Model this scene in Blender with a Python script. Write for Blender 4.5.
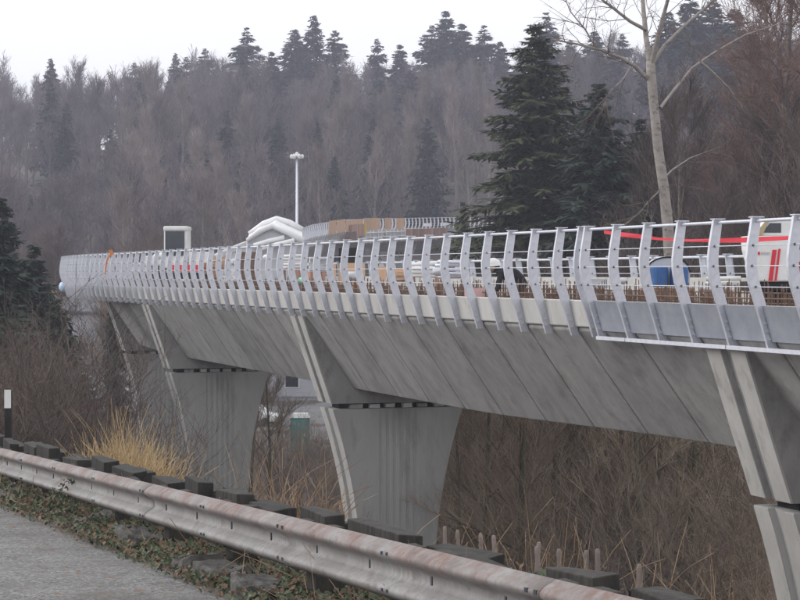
import bpy, math, random
from mathutils import Vector, Matrix, noise
R = math.radians
random.seed(7)
scn = bpy.context.scene
for o in list(bpy.data.objects):
    bpy.data.objects.remove(o)

# ------------------------------------------------------------------ camera
F = 2000.0                      # focal length in photo pixels (photo is 800 wide), horizon at photo row 274
cam = bpy.data.cameras.new('camera')
cam.sensor_width = 36.0
cam.lens = 36.0 * F / 800.0
cam.clip_start = 0.1
cam.clip_end = 3000
cam_o = bpy.data.objects.new('camera', cam)
scn.collection.objects.link(cam_o)
cam_o.location = (0, 0, 0)      # the eye is the origin; +Y looks along the view
cam_o.rotation_euler = (R(90) - 26.0 / F, 0, 0)
scn.camera = cam_o

# ------------------------------------------------------------------ world, sun, exposure (overcast winter day)
SUN_EL, SUN_ROT = R(27), R(278)
world = bpy.data.worlds.new('World')
scn.world = world
world.use_nodes = True
wn, wl = world.node_tree.nodes, world.node_tree.links
wn.clear()
wo = wn.new('ShaderNodeOutputWorld')
bg = wn.new('ShaderNodeBackground')
sky = wn.new('ShaderNodeTexSky')
sky.sky_type = 'NISHITA'
sky.sun_disc = False
sky.sun_elevation = SUN_EL
sky.sun_rotation = SUN_ROT
sky.dust_density = 6.0
hs = wn.new('ShaderNodeHueSaturation')
hs.inputs['Saturation'].default_value = 0.10
mx = wn.new('ShaderNodeMixRGB')
mx.inputs[0].default_value = 0.72
mx.inputs[2].default_value = (11.6, 11.7, 12.0, 1)      # even cloud deck
wl.new(sky.outputs[0], hs.inputs['Color'])
wl.new(hs.outputs[0], mx.inputs[1])
wl.new(mx.outputs[0], bg.inputs['Color'])
bg.inputs['Strength'].default_value = 0.135
wl.new(bg.outputs[0], wo.inputs['Surface'])

sun = bpy.data.lights.new('sun', 'SUN')
sun.energy = 1.1
sun.angle = R(30)
sun.color = (1.0, 0.97, 0.93)
sun_o = bpy.data.objects.new('sun', sun)
scn.collection.objects.link(sun_o)
sun_o.location = (-30, -20, 60)
sdir = Vector((math.sin(SUN_ROT) * math.cos(SUN_EL), math.cos(SUN_ROT) * math.cos(SUN_EL), math.sin(SUN_EL)))
sun_o.rotation_euler = sdir.to_track_quat('Z', 'Y').to_euler()

scn.render.engine = 'CYCLES'
scn.render.resolution_x, scn.render.resolution_y = 1024, 768
scn.view_settings.view_transform = 'Standard'
scn.view_settings.look = 'None'
scn.view_settings.exposure = 0.0
scn.view_settings.gamma = 1.0
scn.cycles.volume_bounces = 0
scn.cycles.max_bounces = 6
scn.cycles.diffuse_bounces = 3
scn.cycles.glossy_bounces = 2
scn.cycles.transparent_max_bounces = 8

# ------------------------------------------------------------------ helpers
col = scn.collection
def at(px, d, z=None, py=None):
    """photo column px at distance d; z given, or taken from photo row py"""
    if z is None:
        z = (274 - py) / F * d
    return Vector(((px - 400) / F * d, d, z))

class MB:
    def __init__(s):
        s.v, s.f, s.m = [], [], []
    def add(s, vs, fs, mi=0):
        n = len(s.v)
        s.v += [tuple(v) for v in vs]
        s.f += [tuple(i + n for i in f) for f in fs]
        s.m += [mi] * len(fs)
        return s
    def box(s, c, d, rot=None, mi=0, taper=1.0, jit=0.0):
        x, y, z = d[0] / 2, d[1] / 2, d[2] / 2
        vs = [Vector((sx * x * (taper if sz > 0 else 1), sy * y * (taper if sz > 0 else 1), sz * z))
              for sz in (-1, 1) for sx, sy in ((-1, -1), (1, -1), (1, 1), (-1, 1))]
        if jit:
            vs = [v + Vector((random.uniform(-jit, jit), random.uniform(-jit, jit), random.uniform(-jit, jit))) for v in vs]
        if rot is not None:
            vs = [rot @ v for v in vs]
        c = Vector(c)
        return s.add([v + c for v in vs], [(3, 2, 1, 0), (4, 5, 6, 7), (0, 1, 5, 4), (1, 2, 6, 5), (2, 3, 7, 6), (3, 0, 4, 7)], mi)
    def tube(s, pts, rad, n=6, mi=0, cap=True):
        pts = [Vector(p) for p in pts]
        if not hasattr(rad, '__len__'):
            rad = [rad] * len(pts)
        vs, fs = [], []
        prev = None
        for i, p in enumerate(pts):
            t = (pts[min(i + 1, len(pts) - 1)] - pts[max(i - 1, 0)])
            if t.length < 1e-9:
                t = Vector((0, 0, 1))
            t.normalize()
            if prev is None:
                a = t.cross(Vector((0, 0, 1)))
                if a.length < 0.05:
                    a = t.cross(Vector((1, 0, 0)))
            else:
                a = prev - t * prev.dot(t)
            a.normalize()
            prev = a
            b = t.cross(a)
            for k in range(n):
                an = 2 * math.pi * k / n
                vs.append(p + (a * math.cos(an) + b * math.sin(an)) * rad[i])
        for i in range(len(pts) - 1):
            for k in range(n):
                k2 = (k + 1) % n
                fs.append((i * n + k, i * n + k2, (i + 1) * n + k2, (i + 1) * n + k))
        if cap:
            fs.append(tuple(range(n - 1, -1, -1)))
            fs.append(tuple((len(pts) - 1) * n + k for k in range(n)))
        return s.add(vs, fs, mi)
    def loft(s, rings, cap=True, closed=True, mi=0):
        n = len(rings[0])
        vs = [v for r in rings for v in r]
        fs = []
        for i in range(len(rings) - 1):
            for k in range(n if closed else n - 1):
                k2 = (k + 1) % n
                fs.append((i * n + k, i * n + k2, (i + 1) * n + k2, (i + 1) * n + k))
        if cap:
            fs.append(tuple(range(n - 1, -1, -1)))
            fs.append(tuple((len(rings) - 1) * n + k for k in range(n)))
        return s.add(vs, fs, mi)
    def mesh(s, name, mats, smooth=False):
        me = bpy.data.meshes.new(name)
        me.from_pydata(s.v, [], s.f)
        for m in (mats if isinstance(mats, (list, tuple)) else [mats]):
            me.materials.append(m)
        if len(set(s.m)) > 1:
            me.polygons.foreach_set('material_index', s.m)
        if smooth:
            me.polygons.foreach_set('use_smooth', [True] * len(me.polygons))
        me.update()
        return me
    def build(s, name, mats, parent=None, smooth=False, bevel=0.0):
        o = new(name, s.mesh(name, mats, smooth), parent)
        if bevel:
            b = o.modifiers.new('bevel', 'BEVEL')
            b.width = bevel
            b.segments = 2
            b.limit_method = 'ANGLE'
        return o

def new(name, data=None, parent=None):
    o = bpy.data.objects.new(name, data)
    col.objects.link(o)
    o.parent = parent
    return o
def empty(name, loc, rz=0):
    o = new(name)
    o.location = loc
    o.rotation_euler = (0, 0, rz)
    return o
def tag(o, label=None, cat=None, group=None, kind=None):
    for k, v in (('label', label), ('category', cat), ('group', group), ('kind', kind)):
        if v:
            o[k] = v
    return o
def inst(name, me, loc, rz=0, sc=1.0, parent=None):
    o = new(name, me, parent)
    o.location = loc
    o.rotation_euler = (0, 0, rz)
    o.scale = sc if hasattr(sc, '__len__') else (sc, sc, sc)
    return o

# ------------------------------------------------------------------ materials
def mat(name, c, rough=0.85, c2=None, scale=4.0, bump=0.0, bscale=None, metal=0.0, objvar=0.0, contrast=(0.35, 0.65), detail=6.0,
        stretch=(1, 1, 1), spec=0.35, c3=None, scale3=1.0, contrast3=(0.5, 0.6), streak=None):
    m = bpy.data.materials.new(name)
    m.use_nodes = True
    nt = m.node_tree
    N, L = nt.nodes, nt.links
    b = N['Principled BSDF']
    b.inputs['Roughness'].default_value = rough
    b.inputs['Metallic'].default_value = metal
    b.inputs['Specular IOR Level'].default_value = spec
    tc = N.new('ShaderNodeTexCoord')
    mp = N.new('ShaderNodeMapping')
    mp.inputs['Scale'].default_value = stretch
    L.new(tc.outputs['Object'], mp.inputs['Vector'])
    out = None
    def ramp(sc, cn, det=detail):
        n = N.new('ShaderNodeTexNoise')
        n.inputs['Scale'].default_value = sc
        n.inputs['Detail'].default_value = det
        n.inputs['Roughness'].default_value = 0.65
        L.new(mp.outputs[0], n.inputs['Vector'])
        r = N.new('ShaderNodeMapRange')
        r.inputs[1].default_value, r.inputs[2].default_value = cn
        L.new(n.outputs['Fac'], r.inputs[0])
        return r.outputs[0]
    def mix(fac, a, bb, mode='MIX'):
        x = N.new('ShaderNodeMixRGB')
        x.blend_type = mode
        for s, v in ((0, fac), (1, a), (2, bb)):
            if hasattr(v, 'is_linked') or hasattr(v, 'links'):
                L.new(v, x.inputs[s])
            else:
                x.inputs[s].default_value = v if s == 0 else (*v[:3], 1)
        return x.outputs[0]
    base = c
    if c2:
        base = mix(ramp(scale, contrast), c, c2)
    if c3:
        base = mix(ramp(scale3, contrast3), base, c3)
    if streak:          # rain stains running down the sloping webs (across the bridge axis)
        m2 = N.new('ShaderNodeMapping')
        m2.vector_type = 'TEXTURE'
        m2.inputs['Rotation'].default_value = (0, 0, math.pi / 2 + .3216)
        m2.inputs['Scale'].default_value = (1 / 1.7, 1 / .3, 1 / .3)
        L.new(tc.outputs['Object'], m2.inputs['Vector'])
        n = N.new('ShaderNodeTexNoise')
        n.inputs['Scale'].default_value = 1.0
        n.inputs['Detail'].default_value = 7
        n.inputs['Roughness'].default_value = .7
        L.new(m2.outputs[0], n.inputs['Vector'])
        r = N.new('ShaderNodeMapRange')
        r.inputs[1].default_value, r.inputs[2].default_value = .46, .74
        r.inputs[4].default_value = .42
        L.new(n.outputs['Fac'], r.inputs[0])
        base = mix(r.outputs[0], base, streak)
    if objvar:
        oi = N.new('ShaderNodeObjectInfo')
        r = N.new('ShaderNodeMapRange')
        r.inputs[3].default_value, r.inputs[4].default_value = 1 - objvar, 1 + objvar
        L.new(oi.outputs['Random'], r.inputs[0])
        base = mix(1.0, base, r.outputs[0], 'MULTIPLY')
    if hasattr(base, 'links'):
        L.new(base, b.inputs['Base Color'])
    else:
        b.inputs['Base Color'].default_value = (*base, 1)
    if bump:
        n = N.new('ShaderNodeTexNoise')
        n.inputs['Scale'].default_value = bscale or scale * 6
        n.inputs['Detail'].default_value = 4
        L.new(mp.outputs[0], n.inputs['Vector'])
        bp = N.new('ShaderNodeBump')
        bp.inputs['Strength'].default_value = bump
        bp.inputs['Distance'].default_value = 0.02
        L.new(n.outputs['Fac'], bp.inputs['Height'])
        L.new(bp.outputs[0], b.inputs['Normal'])
    return m

M = {}
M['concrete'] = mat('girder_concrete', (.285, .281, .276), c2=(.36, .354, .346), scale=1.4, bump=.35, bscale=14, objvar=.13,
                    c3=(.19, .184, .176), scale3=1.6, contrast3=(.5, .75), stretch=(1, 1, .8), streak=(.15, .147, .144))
M['pier'] = mat('pier_concrete', (.39, .388, .38), c2=(.47, .466, .455), scale=1.1, bump=.35, bscale=14,
                c3=(.25, .25, .24), scale3=2.2, contrast3=(.52, .8), stretch=(1, 1, .28))
M['strip'] = mat('pier_edge_concrete', (.37, .36, .345), c2=(.46, .45, .43), scale=1.6, bump=.25, bscale=16,
                 c3=(.26, .25, .235), scale3=3.0, contrast3=(.55, .75), stretch=(1, 1, .4))
M['curb'] = mat('curb_concrete', (.46, .452, .435), c2=(.56, .55, .53), scale=1.5, bump=.2, bscale=18, objvar=.06,
                c3=(.33, .30, .26), scale3=5.0, contrast3=(.56, .75), stretch=(1, 1, .25))
M['galv'] = mat('galvanised_steel', (.57, .585, .65), rough=.5, c2=(.67, .685, .74), scale=9, metal=.35, objvar=.06, spec=.5)
M['panel'] = mat('fascia_steel', (.33, .35, .41), rough=.5, c2=(.42, .44, .49), scale=3, metal=.35, objvar=.05, spec=.5)
M['bolt'] = mat('dark_bolt', (.04, .04, .05), rough=.6)
M['dark'] = mat('dark_void', (.02, .02, .02), rough=.9)
M['white'] = mat('white_paint', (.78, .78, .78), rough=.5, c2=(.68, .68, .66), scale=2)
M['white_tarp'] = mat('white_tarpaulin', (.80, .80, .81), rough=.55, c2=(.70, .70, .72), scale=2)
M['grey_tarp'] = mat('grey_tarpaulin', (.46, .47, .50), rough=.6, c2=(.55, .56, .59), scale=1.5)
M['rust'] = mat('rusty_rebar', (.13, .078, .058), c2=(.21, .145, .115), scale=8)
M['plywood'] = mat('plywood', (.52, .33, .21), c2=(.62, .42, .28), scale=2.5, stretch=(1, 1, .3), objvar=.12)
M['formwork'] = mat('stained_formwork', (.27, .115, .07), c2=(.42, .30, .24), scale=1.2, stretch=(1, 1, .3), objvar=.2)
M['wood'] = mat('weathered_timber', (.020, .019, .017), c2=(.048, .044, .039), scale=7, bump=.9, bscale=20, stretch=(1, 1, .3), objvar=.2,
                c3=(.05, .06, .03), scale3=3, contrast3=(.6, .75))
M['stake'] = mat('grey_stake_wood', (.17, .14, .125), c2=(.25, .21, .19), scale=8, objvar=.15)
M['red'] = mat('red_plastic', (.62, .03, .05), rough=.5)
M['orange'] = mat('orange_ribbon', (.65, .20, .03), rough=.6)
M['blue'] = mat('blue_plastic', (.035, .10, .27), rough=.45, c2=(.05, .14, .33), scale=4)
M['pale_blue'] = mat('pale_blue_plastic', (.42, .60, .82), rough=.4, c2=(.60, .74, .88), scale=9)
M['black'] = mat('black_rubber', (.018, .018, .02), rough=.8)
M['cloth'] = mat('black_cloth', (.02, .02, .024), rough=.95)
M['skin'] = mat('skin', (.45, .27, .2), rough=.6)
M['teal'] = mat('teal_plastic', (.03, .25, .25), rough=.6, c2=(.04, .31, .30), scale=2)
M['mint'] = mat('mint_plastic', (.28, .62, .47), rough=.5)
M['tan'] = mat('tan_trim', (.45, .36, .22), rough=.6)
M['glass'] = mat('dark_glass', (.03, .035, .045), rough=.15, spec=.6)
M['yellow'] = mat('yellow_paint', (.62, .42, .04), rough=.6)
M['pinkish'] = mat('pink_sheet', (.60, .33, .32), rough=.6, c2=(.66, .45, .43), scale=3)
M['house_wall'] = mat('pale_siding', (.50, .51, .54), c2=(.57, .57, .6), scale=.6)
M['house_roof'] = mat('grey_roof', (.13, .13, .14), c2=(.2, .2, .21), scale=2)
# vegetation
M['bark'] = mat('grey_bark', (.13, .11, .095), c2=(.21, .185, .165), scale=5, bump=.4, bscale=14, stretch=(1, 1, .4), objvar=.2)
M['mossy'] = mat('mossy_bark', (.085, .078, .062), c2=(.13, .13, .075), scale=4, bump=.4, bscale=14, stretch=(1, 1, .4), objvar=.2)
M['birch'] = mat('pale_birch_bark', (.23, .205, .185), c2=(.33, .30, .275), scale=3, bump=.3, bscale=10,
                 c3=(.11, .095, .085), scale3=4.5, contrast3=(.56, .68), stretch=(1, 1, 1.6))
M['twig_grey'] = mat('grey_twigs', (.165, .134, .138), objvar=.35, c2=(.105, .087, .092), scale=.6)
M['twig_pale'] = mat('pale_twigs', (.25, .21, .185), objvar=.25, c2=(.18, .152, .138), scale=.6)
M['twig_brown'] = mat('brown_twigs', (.34, .268, .205), objvar=.35, c2=(.225, .18, .14), scale=.8)
M['twig_dark'] = mat('dark_brown_twigs', (.135, .105, .092), objvar=.35, c2=(.085, .068, .06), scale=.8)
M['twig_red'] = mat('red_brown_twigs', (.185, .115, .095), objvar=.25, c2=(.12, .08, .068), scale=.8)
M['twig_birch'] = mat('birch_twigs', (.16, .125, .105), c2=(.11, .085, .07), scale=.8)
M['needle'] = mat('fir_needles', (.048, .062, .026), c2=(.082, .092, .040), scale=.5, objvar=.2, contrast=(.4, .6))
M['needle_dark'] = mat('dark_fir_needles', (.022, .036, .026), c2=(.036, .052, .034), scale=.6, objvar=.25)
M['needle_far'] = mat('far_fir_needles', (.016, .029, .024), c2=(.026, .040, .033), scale=.4, objvar=.25)
M['straw'] = mat('dry_straw', (.50, .38, .21), c2=(.38, .26, .14), scale=3)
M['rush'] = mat('dry_brown_stems', (.28, .20, .12), c2=(.20, .13, .09), scale=3, objvar=.2)
M['ivy'] = mat('ivy_leaves', (.045, .065, .036), c2=(.085, .105, .055), scale=9, rough=.55)
M['litter'] = mat('leaf_litter', (.14, .088, .058), c2=(.21, .145, .095), scale=12)
M['hillside'] = mat('hillside_earth', (.14, .11, .092), c2=(.085, .07, .062), scale=.12, c3=(.06, .062, .045), scale3=.05)
M['asphalt'] = mat('old_asphalt', (.19, .187, .183), c2=(.27, .265, .26), scale=1.6, bump=.8, bscale=40, contrast=(.42, .6),
                   c3=(.11, .10, .092), scale3=1.3, contrast3=(.52, .66))
def asphalt_material():
    m = bpy.data.materials.new('worn_asphalt')
    m.use_nodes = True
    N, L = m.node_tree.nodes, m.node_tree.links
    b = N['Principled BSDF']
    b.inputs['Roughness'].default_value = .9
    b.inputs['Specular IOR Level'].default_value = .25
    tc = N.new('ShaderNodeTexCoord')
    def nz(sc, det, lo, hi, kind='n', st=(1, 1, 1)):
        mp = N.new('ShaderNodeMapping')
        mp.inputs['Scale'].default_value = st
        L.new(tc.outputs['Object'], mp.inputs['Vector'])
        if kind == 'n':
            n = N.new('ShaderNodeTexNoise')
            n.inputs['Detail'].default_value = det
            n.inputs['Roughness'].default_value = .7
            o = n.outputs['Fac']
        else:
            n = N.new('ShaderNodeTexVoronoi')
            n.feature = kind
            o = n.outputs['Distance']
        n.inputs['Scale'].default_value = sc
        L.new(mp.outputs[0], n.inputs['Vector'])
        r = N.new('ShaderNodeMapRange')
        r.inputs[1].default_value, r.inputs[2].default_value = lo, hi
        L.new(o, r.inputs[0])
        return r.outputs[0], o
    def mix(f, a, c, mode='MIX', k=1.0):
        x = N.new('ShaderNodeMixRGB')
        x.blend_type = mode
        q = N.new('ShaderNodeMath')
        q.operation = 'MULTIPLY'
        L.new(f, q.inputs[0])
        q.inputs[1].default_value = k
        L.new(q.outputs[0], x.inputs[0])
        for i, v in ((1, a), (2, c)):
            if hasattr(v, 'links'):
                L.new(v, x.inputs[i])
            else:
                x.inputs[i].default_value = (*v, 1)
        return x.outputs[0]
    c = mix(nz(2.2, 5, .40, .60)[0], (.150, .147, .145), (.235, .230, .228))
    c = mix(nz(9, 4, .45, .62)[0], c, (.12, .115, .11), k=.55)
    c = mix(nz(38, 3, .48, .66)[0], c, (.42, .41, .40), k=.8)
    c = mix(nz(30, 3, .53, .68)[0], c, (.05, .048, .045), k=.85)
    wv, _ = nz(1.1, 4, .5, .62)
    c = mix(wv, c, (.10, .085, .072), k=.6)
    L.new(c, b.inputs['Base Color'])
    _, h = nz(55, 3, 0, 1)
    bp_ = N.new('ShaderNodeBump')
    bp_.inputs['Strength'].default_value = .9
    bp_.inputs['Distance'].default_value = .02
    L.new(h, bp_.inputs['Height'])
    L.new(bp_.outputs[0], b.inputs['Normal'])
    return m
M['asphalt'] = asphalt_material()
M['slab'] = mat('broken_asphalt', (.06, .056, .052), c2=(.125, .12, .112), scale=16, bump=.7, bscale=25)
M['lot'] = mat('car_park_asphalt', (.15, .15, .155), c2=(.2, .2, .205), scale=.3)

def rail_material():
    m = bpy.data.materials.new('rusting_galvanised_rail')
    m.use_nodes = True
    nt = m.node_tree
    N, L = nt.nodes, nt.links
    b = N['Principled BSDF']
    b.inputs['Roughness'].default_value = .58
    b.inputs['Specular IOR Level'].default_value = .4
    tc = N.new('ShaderNodeTexCoord')
    def noise_(scale, stretch, det=5):
        mp = N.new('ShaderNodeMapping')
        mp.inputs['Scale'].default_value = stretch
        L.new(tc.outputs['Object'], mp.inputs['Vector'])
        n = N.new('ShaderNodeTexNoise')
        n.inputs['Scale'].default_value = scale
        n.inputs['Detail'].default_value = det
        n.inputs['Roughness'].default_value = .65
        L.new(mp.outputs[0], n.inputs['Vector'])
        return n.outputs['Fac']
    def rng(v, a, bb, c=0., d=1.):
        r = N.new('ShaderNodeMapRange')
        r.inputs[1].default_value, r.inputs[2].default_value, r.inputs[3].default_value, r.inputs[4].default_value = a, bb, c, d
        L.new(v, r.inputs[0])
        return r.outputs[0]
    def mul(a, bb, op='MULTIPLY'):
        x = N.new('ShaderNodeMath')
        x.operation = op
        for i, v in enumerate((a, bb)):
            if hasattr(v, 'links'):
                L.new(v, x.inputs[i])
            else:
                x.inputs[i].default_value = v
        return x.outputs[0]
    def mix(f, a, bb):
        x = N.new('ShaderNodeMixRGB')
        for i, v in enumerate((f, a, bb)):
            if hasattr(v, 'links'):
                L.new(v, x.inputs[i])
            else:
                x.inputs[i].default_value = (*v, 1)
        return x.outputs[0]
    sx = N.new('ShaderNodeSeparateXYZ')
    L.new(tc.outputs['Object'], sx.inputs[0])
    zinc = mix(rng(noise_(3, (1, 1, 1)), .35, .65), (.20, .197, .195), (.30, .296, .292))
    streak = mix(rng(noise_(30, (1, 1, .06)), .45, .7), zinc, (.20, .18, .17))
    patch = rng(noise_(1.1, (1, 1, .5)), .38, .55)
    fine = rng(noise_(14, (1, 1, .4)), .30, .62)
    high = rng(sx.outputs[2], -.14, -.04, .12, 1.0)       # the oxide has taken the upper fold
    rust = mul(mul(patch, fine), high)
    c = mix(mul(rust, .95), streak, (.165, .078, .055))
    spot = rng(noise_(22, (1, 1, 1)), .66, .74)
    c = mix(mul(spot, .7), c, (.12, .055, .04))
    grime = rng(noise_(5, (1, 1, 2.5)), .52, .72)
    c = mix(mul(grime, .7), c, (.10, .085, .075))
    L.new(c, b.inputs['Base Color'])
    b.inputs['Metallic'].default_value = .15
    return m
M['rail'] = rail_material()

# ------------------------------------------------------------------ terrain
GD = Vector((-5.45, 14.78)).normalized()          # guardrail direction in plan
GN = Vector((GD.y, -GD.x))                        # to the right of it, away from the road
G0 = Vector((.83, 8.32))
def gdist(x, y):
    return GN.x * (x - G0.x) + GN.y * (y - G0.y)
def road_z(x, y):
    return -1.44 - .047 * min(y, 60) - .01 * max(0, y - 60)
def smooth(a, b, t):
    t = max(0., min(1., (t - a) / (b - a)))
    return t * t * (3 - 2 * t)
def hill_z(x, y):
    floor = -9.5 - 1.2 * smooth(60, 130, y)
    k = x / max(y, 30)
    # nearer wooded bank beyond the bridge on the right
    bank = 7.5 * smooth(.03, .16, k) * smooth(60, 115, y)
    far = smooth(188, 430, y - 18 * smooth(.0, .2, k))
    ridge = 36 + 2 * smooth(-.2, -.05, k) + 9 * smooth(.02, .2, k)
    z = floor + bank * (1 - far) + far * (ridge + 0.0) + .01 * max(0, y - 430)
    z += (noise.noise(Vector((x * .02, y * .02, 1.3))) * 3.0) * smooth(190, 300, y)
    return z
def ground_z(x, y):
    g = gdist(x, y)
    rz = road_z(x, y) - .03
    hz = hill_z(x, y) + .35 * noise.noise(Vector((x * .25, y * .25, 0)))
    t = smooth(1.25, 9.0, g)
    # the road fill ends before the far valley
    t = max(t, smooth(48, 75, y))
    return rz * (1 - t) + hz * t

def make_ground():
    xs, ys = [], []
    y = -25.
    while y < 1000:
        ys.append(y)
        y += .5 if y < 40 else (1.2 if y < 140 else (5 if y < 480 else 40))
    x = 0.
    pos = []
    while x < 520:
        pos.append(x)
        x += .5 if x < 14 else (1.5 if x < 45 else (5 if x < 120 else 25))
    xs = [-p for p in pos[:0:-1]] + pos
    mb = MB()
    vs = [(x, y, ground_z(x, y)) for y in ys for x in xs]
    n = len(xs)
    fs = [(j * n + i, j * n + i + 1, (j + 1) * n + i + 1, (j + 1) * n + i) for j in range(len(ys) - 1) for i in range(n - 1)]
    mb.add(vs, fs)
    return tag(mb.build('ground', M['hillside'], smooth=True), kind='structure')
make_ground()

# road sheet: its ragged edge runs just in front of the guardrail
mb = MB()
rows = []
rnd = random.Random(3)
for i in range(0, 130):
    s = -22 + i * .5
    g = -.30 + .16 * noise.noise(Vector((s * .5, 0, 0))) + .10 * noise.noise(Vector((s * 1.7, 5, 0)))
    row = []
    for j, gg in enumerate((g, g - .15, -1.2, -3, -6, -11)):
        p = G0 + GD * s + GN * gg
        z = road_z(p.x, p.y) + .006 - (.0 if j else .03) + .012 * noise.noise(Vector((p.x * .8, p.y * .8, 3)))
        row.append((p.x, p.y, z))
    rows.append(row)
mb.loft(rows, cap=False, closed=False)
tag(mb.build('road', M['asphalt'], smooth=True), kind='structure')

# car park in the valley
mb = MB()
lp = [(-45, 118), (2, 118), (2, 182), (-60, 182)]
mb.add([(x, y, -10.62) for x, y in lp] + [(x, y, -11.4) for x, y in lp], [(0, 1, 2, 3), (0, 4, 5, 1), (1, 5, 6, 2), (2, 6, 7, 3), (3, 7, 4, 0)])
tag(mb.build('car_park', M['lot']), kind='structure')

# ------------------------------------------------------------------ bridge alignment (left rail line)
KS = [-80, 0, 12, 28, 60, 100, 150, 190, 240, 300]
KH = [.3216, .3216, .24, .06, .0, -.06, -.2, -.5, -.75, -.85]
ZS = [(-100, 0), (28, 0), (60, .3), (85, .9), (100, 1.9), (127, 4.3), (148, 5.4), (187, 6.65), (240, 8.0), (300, 9.0)]
def lerp_tab(tab, s):
    if s <= tab[0][0]:
        return tab[0][1]
    for (a, va), (b, vb) in zip(tab, tab[1:]):
        if s <= b:
            return va + (vb - va) * (s - a) / (b - a)
    return tab[-1][1]
HT = list(zip(KS, KH))
PATH = []
p = Vector((15.45 - .333 * 84, 84.0))
s_ = 0.0
fwd = []
while s_ < 235:
    h = lerp_tab(HT, s_)
    fwd.append((s_, p.copy()))
    p = p + .25 * Vector((-math.sin(h), math.cos(h)))
    s_ += .25
FW = fwd
def path(s):
    """plan point, heading, profile height of the left rail line at station s (0 where the straight ends)"""
    h = lerp_tab(HT, s)
    z = lerp_tab(ZS, s)
    if s <= 0:
        pp = Vector((15.45 - .333 * 84, 84.0)) + s * Vector((-math.sin(.3216), math.cos(.3216)))
    else:
        i = min(int(s / .25), len(FW) - 1)
        pp = FW[i][1] + (s - FW[i][0]) * Vector((-math.sin(h), math.cos(h)))
    return pp, h, z
def bp(s, w, z):
    """point on the bridge: w metres inward from the left rail line"""
    pp, h, zp = path(s)
    return Vector((pp.x + math.cos(h) * w, pp.y + math.sin(h) * w, z + zp))
def st(d):            # station of depth d on the straight
    return (d - 84.0) / math.cos(.3216)
W = 6.2
SUP = .068            # crossfall of the deck towards the inside of the curve

bridge = empty('elevated_guideway', (0, 0, 0))
bridge.location = bp(st(55), 3.1, -9.7)
BO = bridge.location.copy()
tag(bridge, 'long curved concrete box girder guideway on flared piers with curved steel railing posts', 'bridge')
def bchild(mb, name, m, parent=bridge, smooth=False, bevel=0.0):
    mb.v = [tuple(Vector(v) - BO) for v in mb.v]
    return mb.build(name, m, parent, smooth, bevel)

def zbot(s):
    # slightly shallower towards the first span
    return -3.2 + .2 * smooth(0, 14, st(47) - s)
def inset(s):          # the box runs straighter than the deck round the bend
    return lerp_tab([(-7, 0), (0, .45), (6, .9), (10.5, 1.35), (20, 3.2), (45, 2.6), (70, .8), (90, 0)], s)
def section(s):
    zb = zbot(s)
    i_ = inset(s)
    if i_ > 0:
        P = [(.33 + i_, -1.06), (min(1.78 + i_, 4.2), zb), (max(W - 1.78, 4.6), zb - .12), (W - .36, -1.16 - .36), (W - .36, -1.0 - .36), (.33 + i_, -1.0)]
        return [bp(s, w, z) for w, z in P]
    P = [(.33, -1.06), (1.78, zb), (W - 1.78, zb - .12), (W - .36, -1.16 - .36), (W - .36, -1.0 - .36), (.33, -1.0)]
    return [bp(s, w, z) for w, z in P]
S0, S1 = st(16), 222.0
SEG = 2.5
s = S0
k = 0
while s < S1:
    L = SEG if s < 52 else 7.5
    e = min(s + L, S1)
    mb = MB()
    n = 2 if L < 5 else 4
    g = .024 if L < 5 else .0
    mb.loft([section(s + g + (e - s - 2 * g) * i / n) for i in range(n + 1)])
    bchild(mb, 'girder_segment', M['concrete'], bevel=.02)
    # left curb of the deck, one casting per segment
    mb = MB()
    def curb(q):
        return [bp(q, w, z) for w, z in ((.16, -.49), (.27, -.97), (.31, -.995), (.52, -.995), (.52, -.49))]
    mb.loft([curb(s + .006 + (e - s - .012) * i / n) for i in range(n + 1)])
    bchild(mb, 'curb', M['curb'], bevel=.012)
    if s < 60:
        mb = MB()
        def curb2(q):
            return [bp(q, W - w, z - SUP * W) for w, z in ((.14, .34), (.40, .34), (.52, -.4), (.52, -1.08), (.33, -1.14), (.16, -1.0))]
        mb.loft([curb2(s + .006 + (e - s - .012) * i / n) for i in range(n + 1)])
        bchild(mb, 'parapet', M['strip'], bevel=.012)
    if s >= 105:
        mb = MB()
        mb.loft([[bp(s + .006 + (e - s - .012) * i / n, W - w, z) for w, z in ((.14, -.49), (.52, -.49), (.52, -1.4), (.33, -1.5), (.29, -1.0))] for i in range(n + 1)])
        bchild(mb, 'curb', M['curb'])
    s = e
    k += 1
mb = MB()
mb.loft([[bp(q, w, z) for w, z in ((.33, -1.10), (4.5, -1.38), (4.5, -1.26), (.33, -.998))] for q in [-8 + i * 2.0 for i in range(50)]])
bchild(mb, 'deck_slab', M['concrete'])
# dark packing inside the joints, set back from the faces
mb = MB()
def core(s):
    zb = zbot(s)
    return [bp(s, w, z) for w, z in ((.5, -1.22), (1.86, zb + .06), (W - 1.84, zb - .06), (W - .5, -1.56), (W - .5, -1.42), (.5, -1.06))]
mb.loft([core(S0 + .1 + (-8 - S0) * i / 50) for i in range(51)])
bchild(mb, 'joint_packing', M['dark'])

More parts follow.
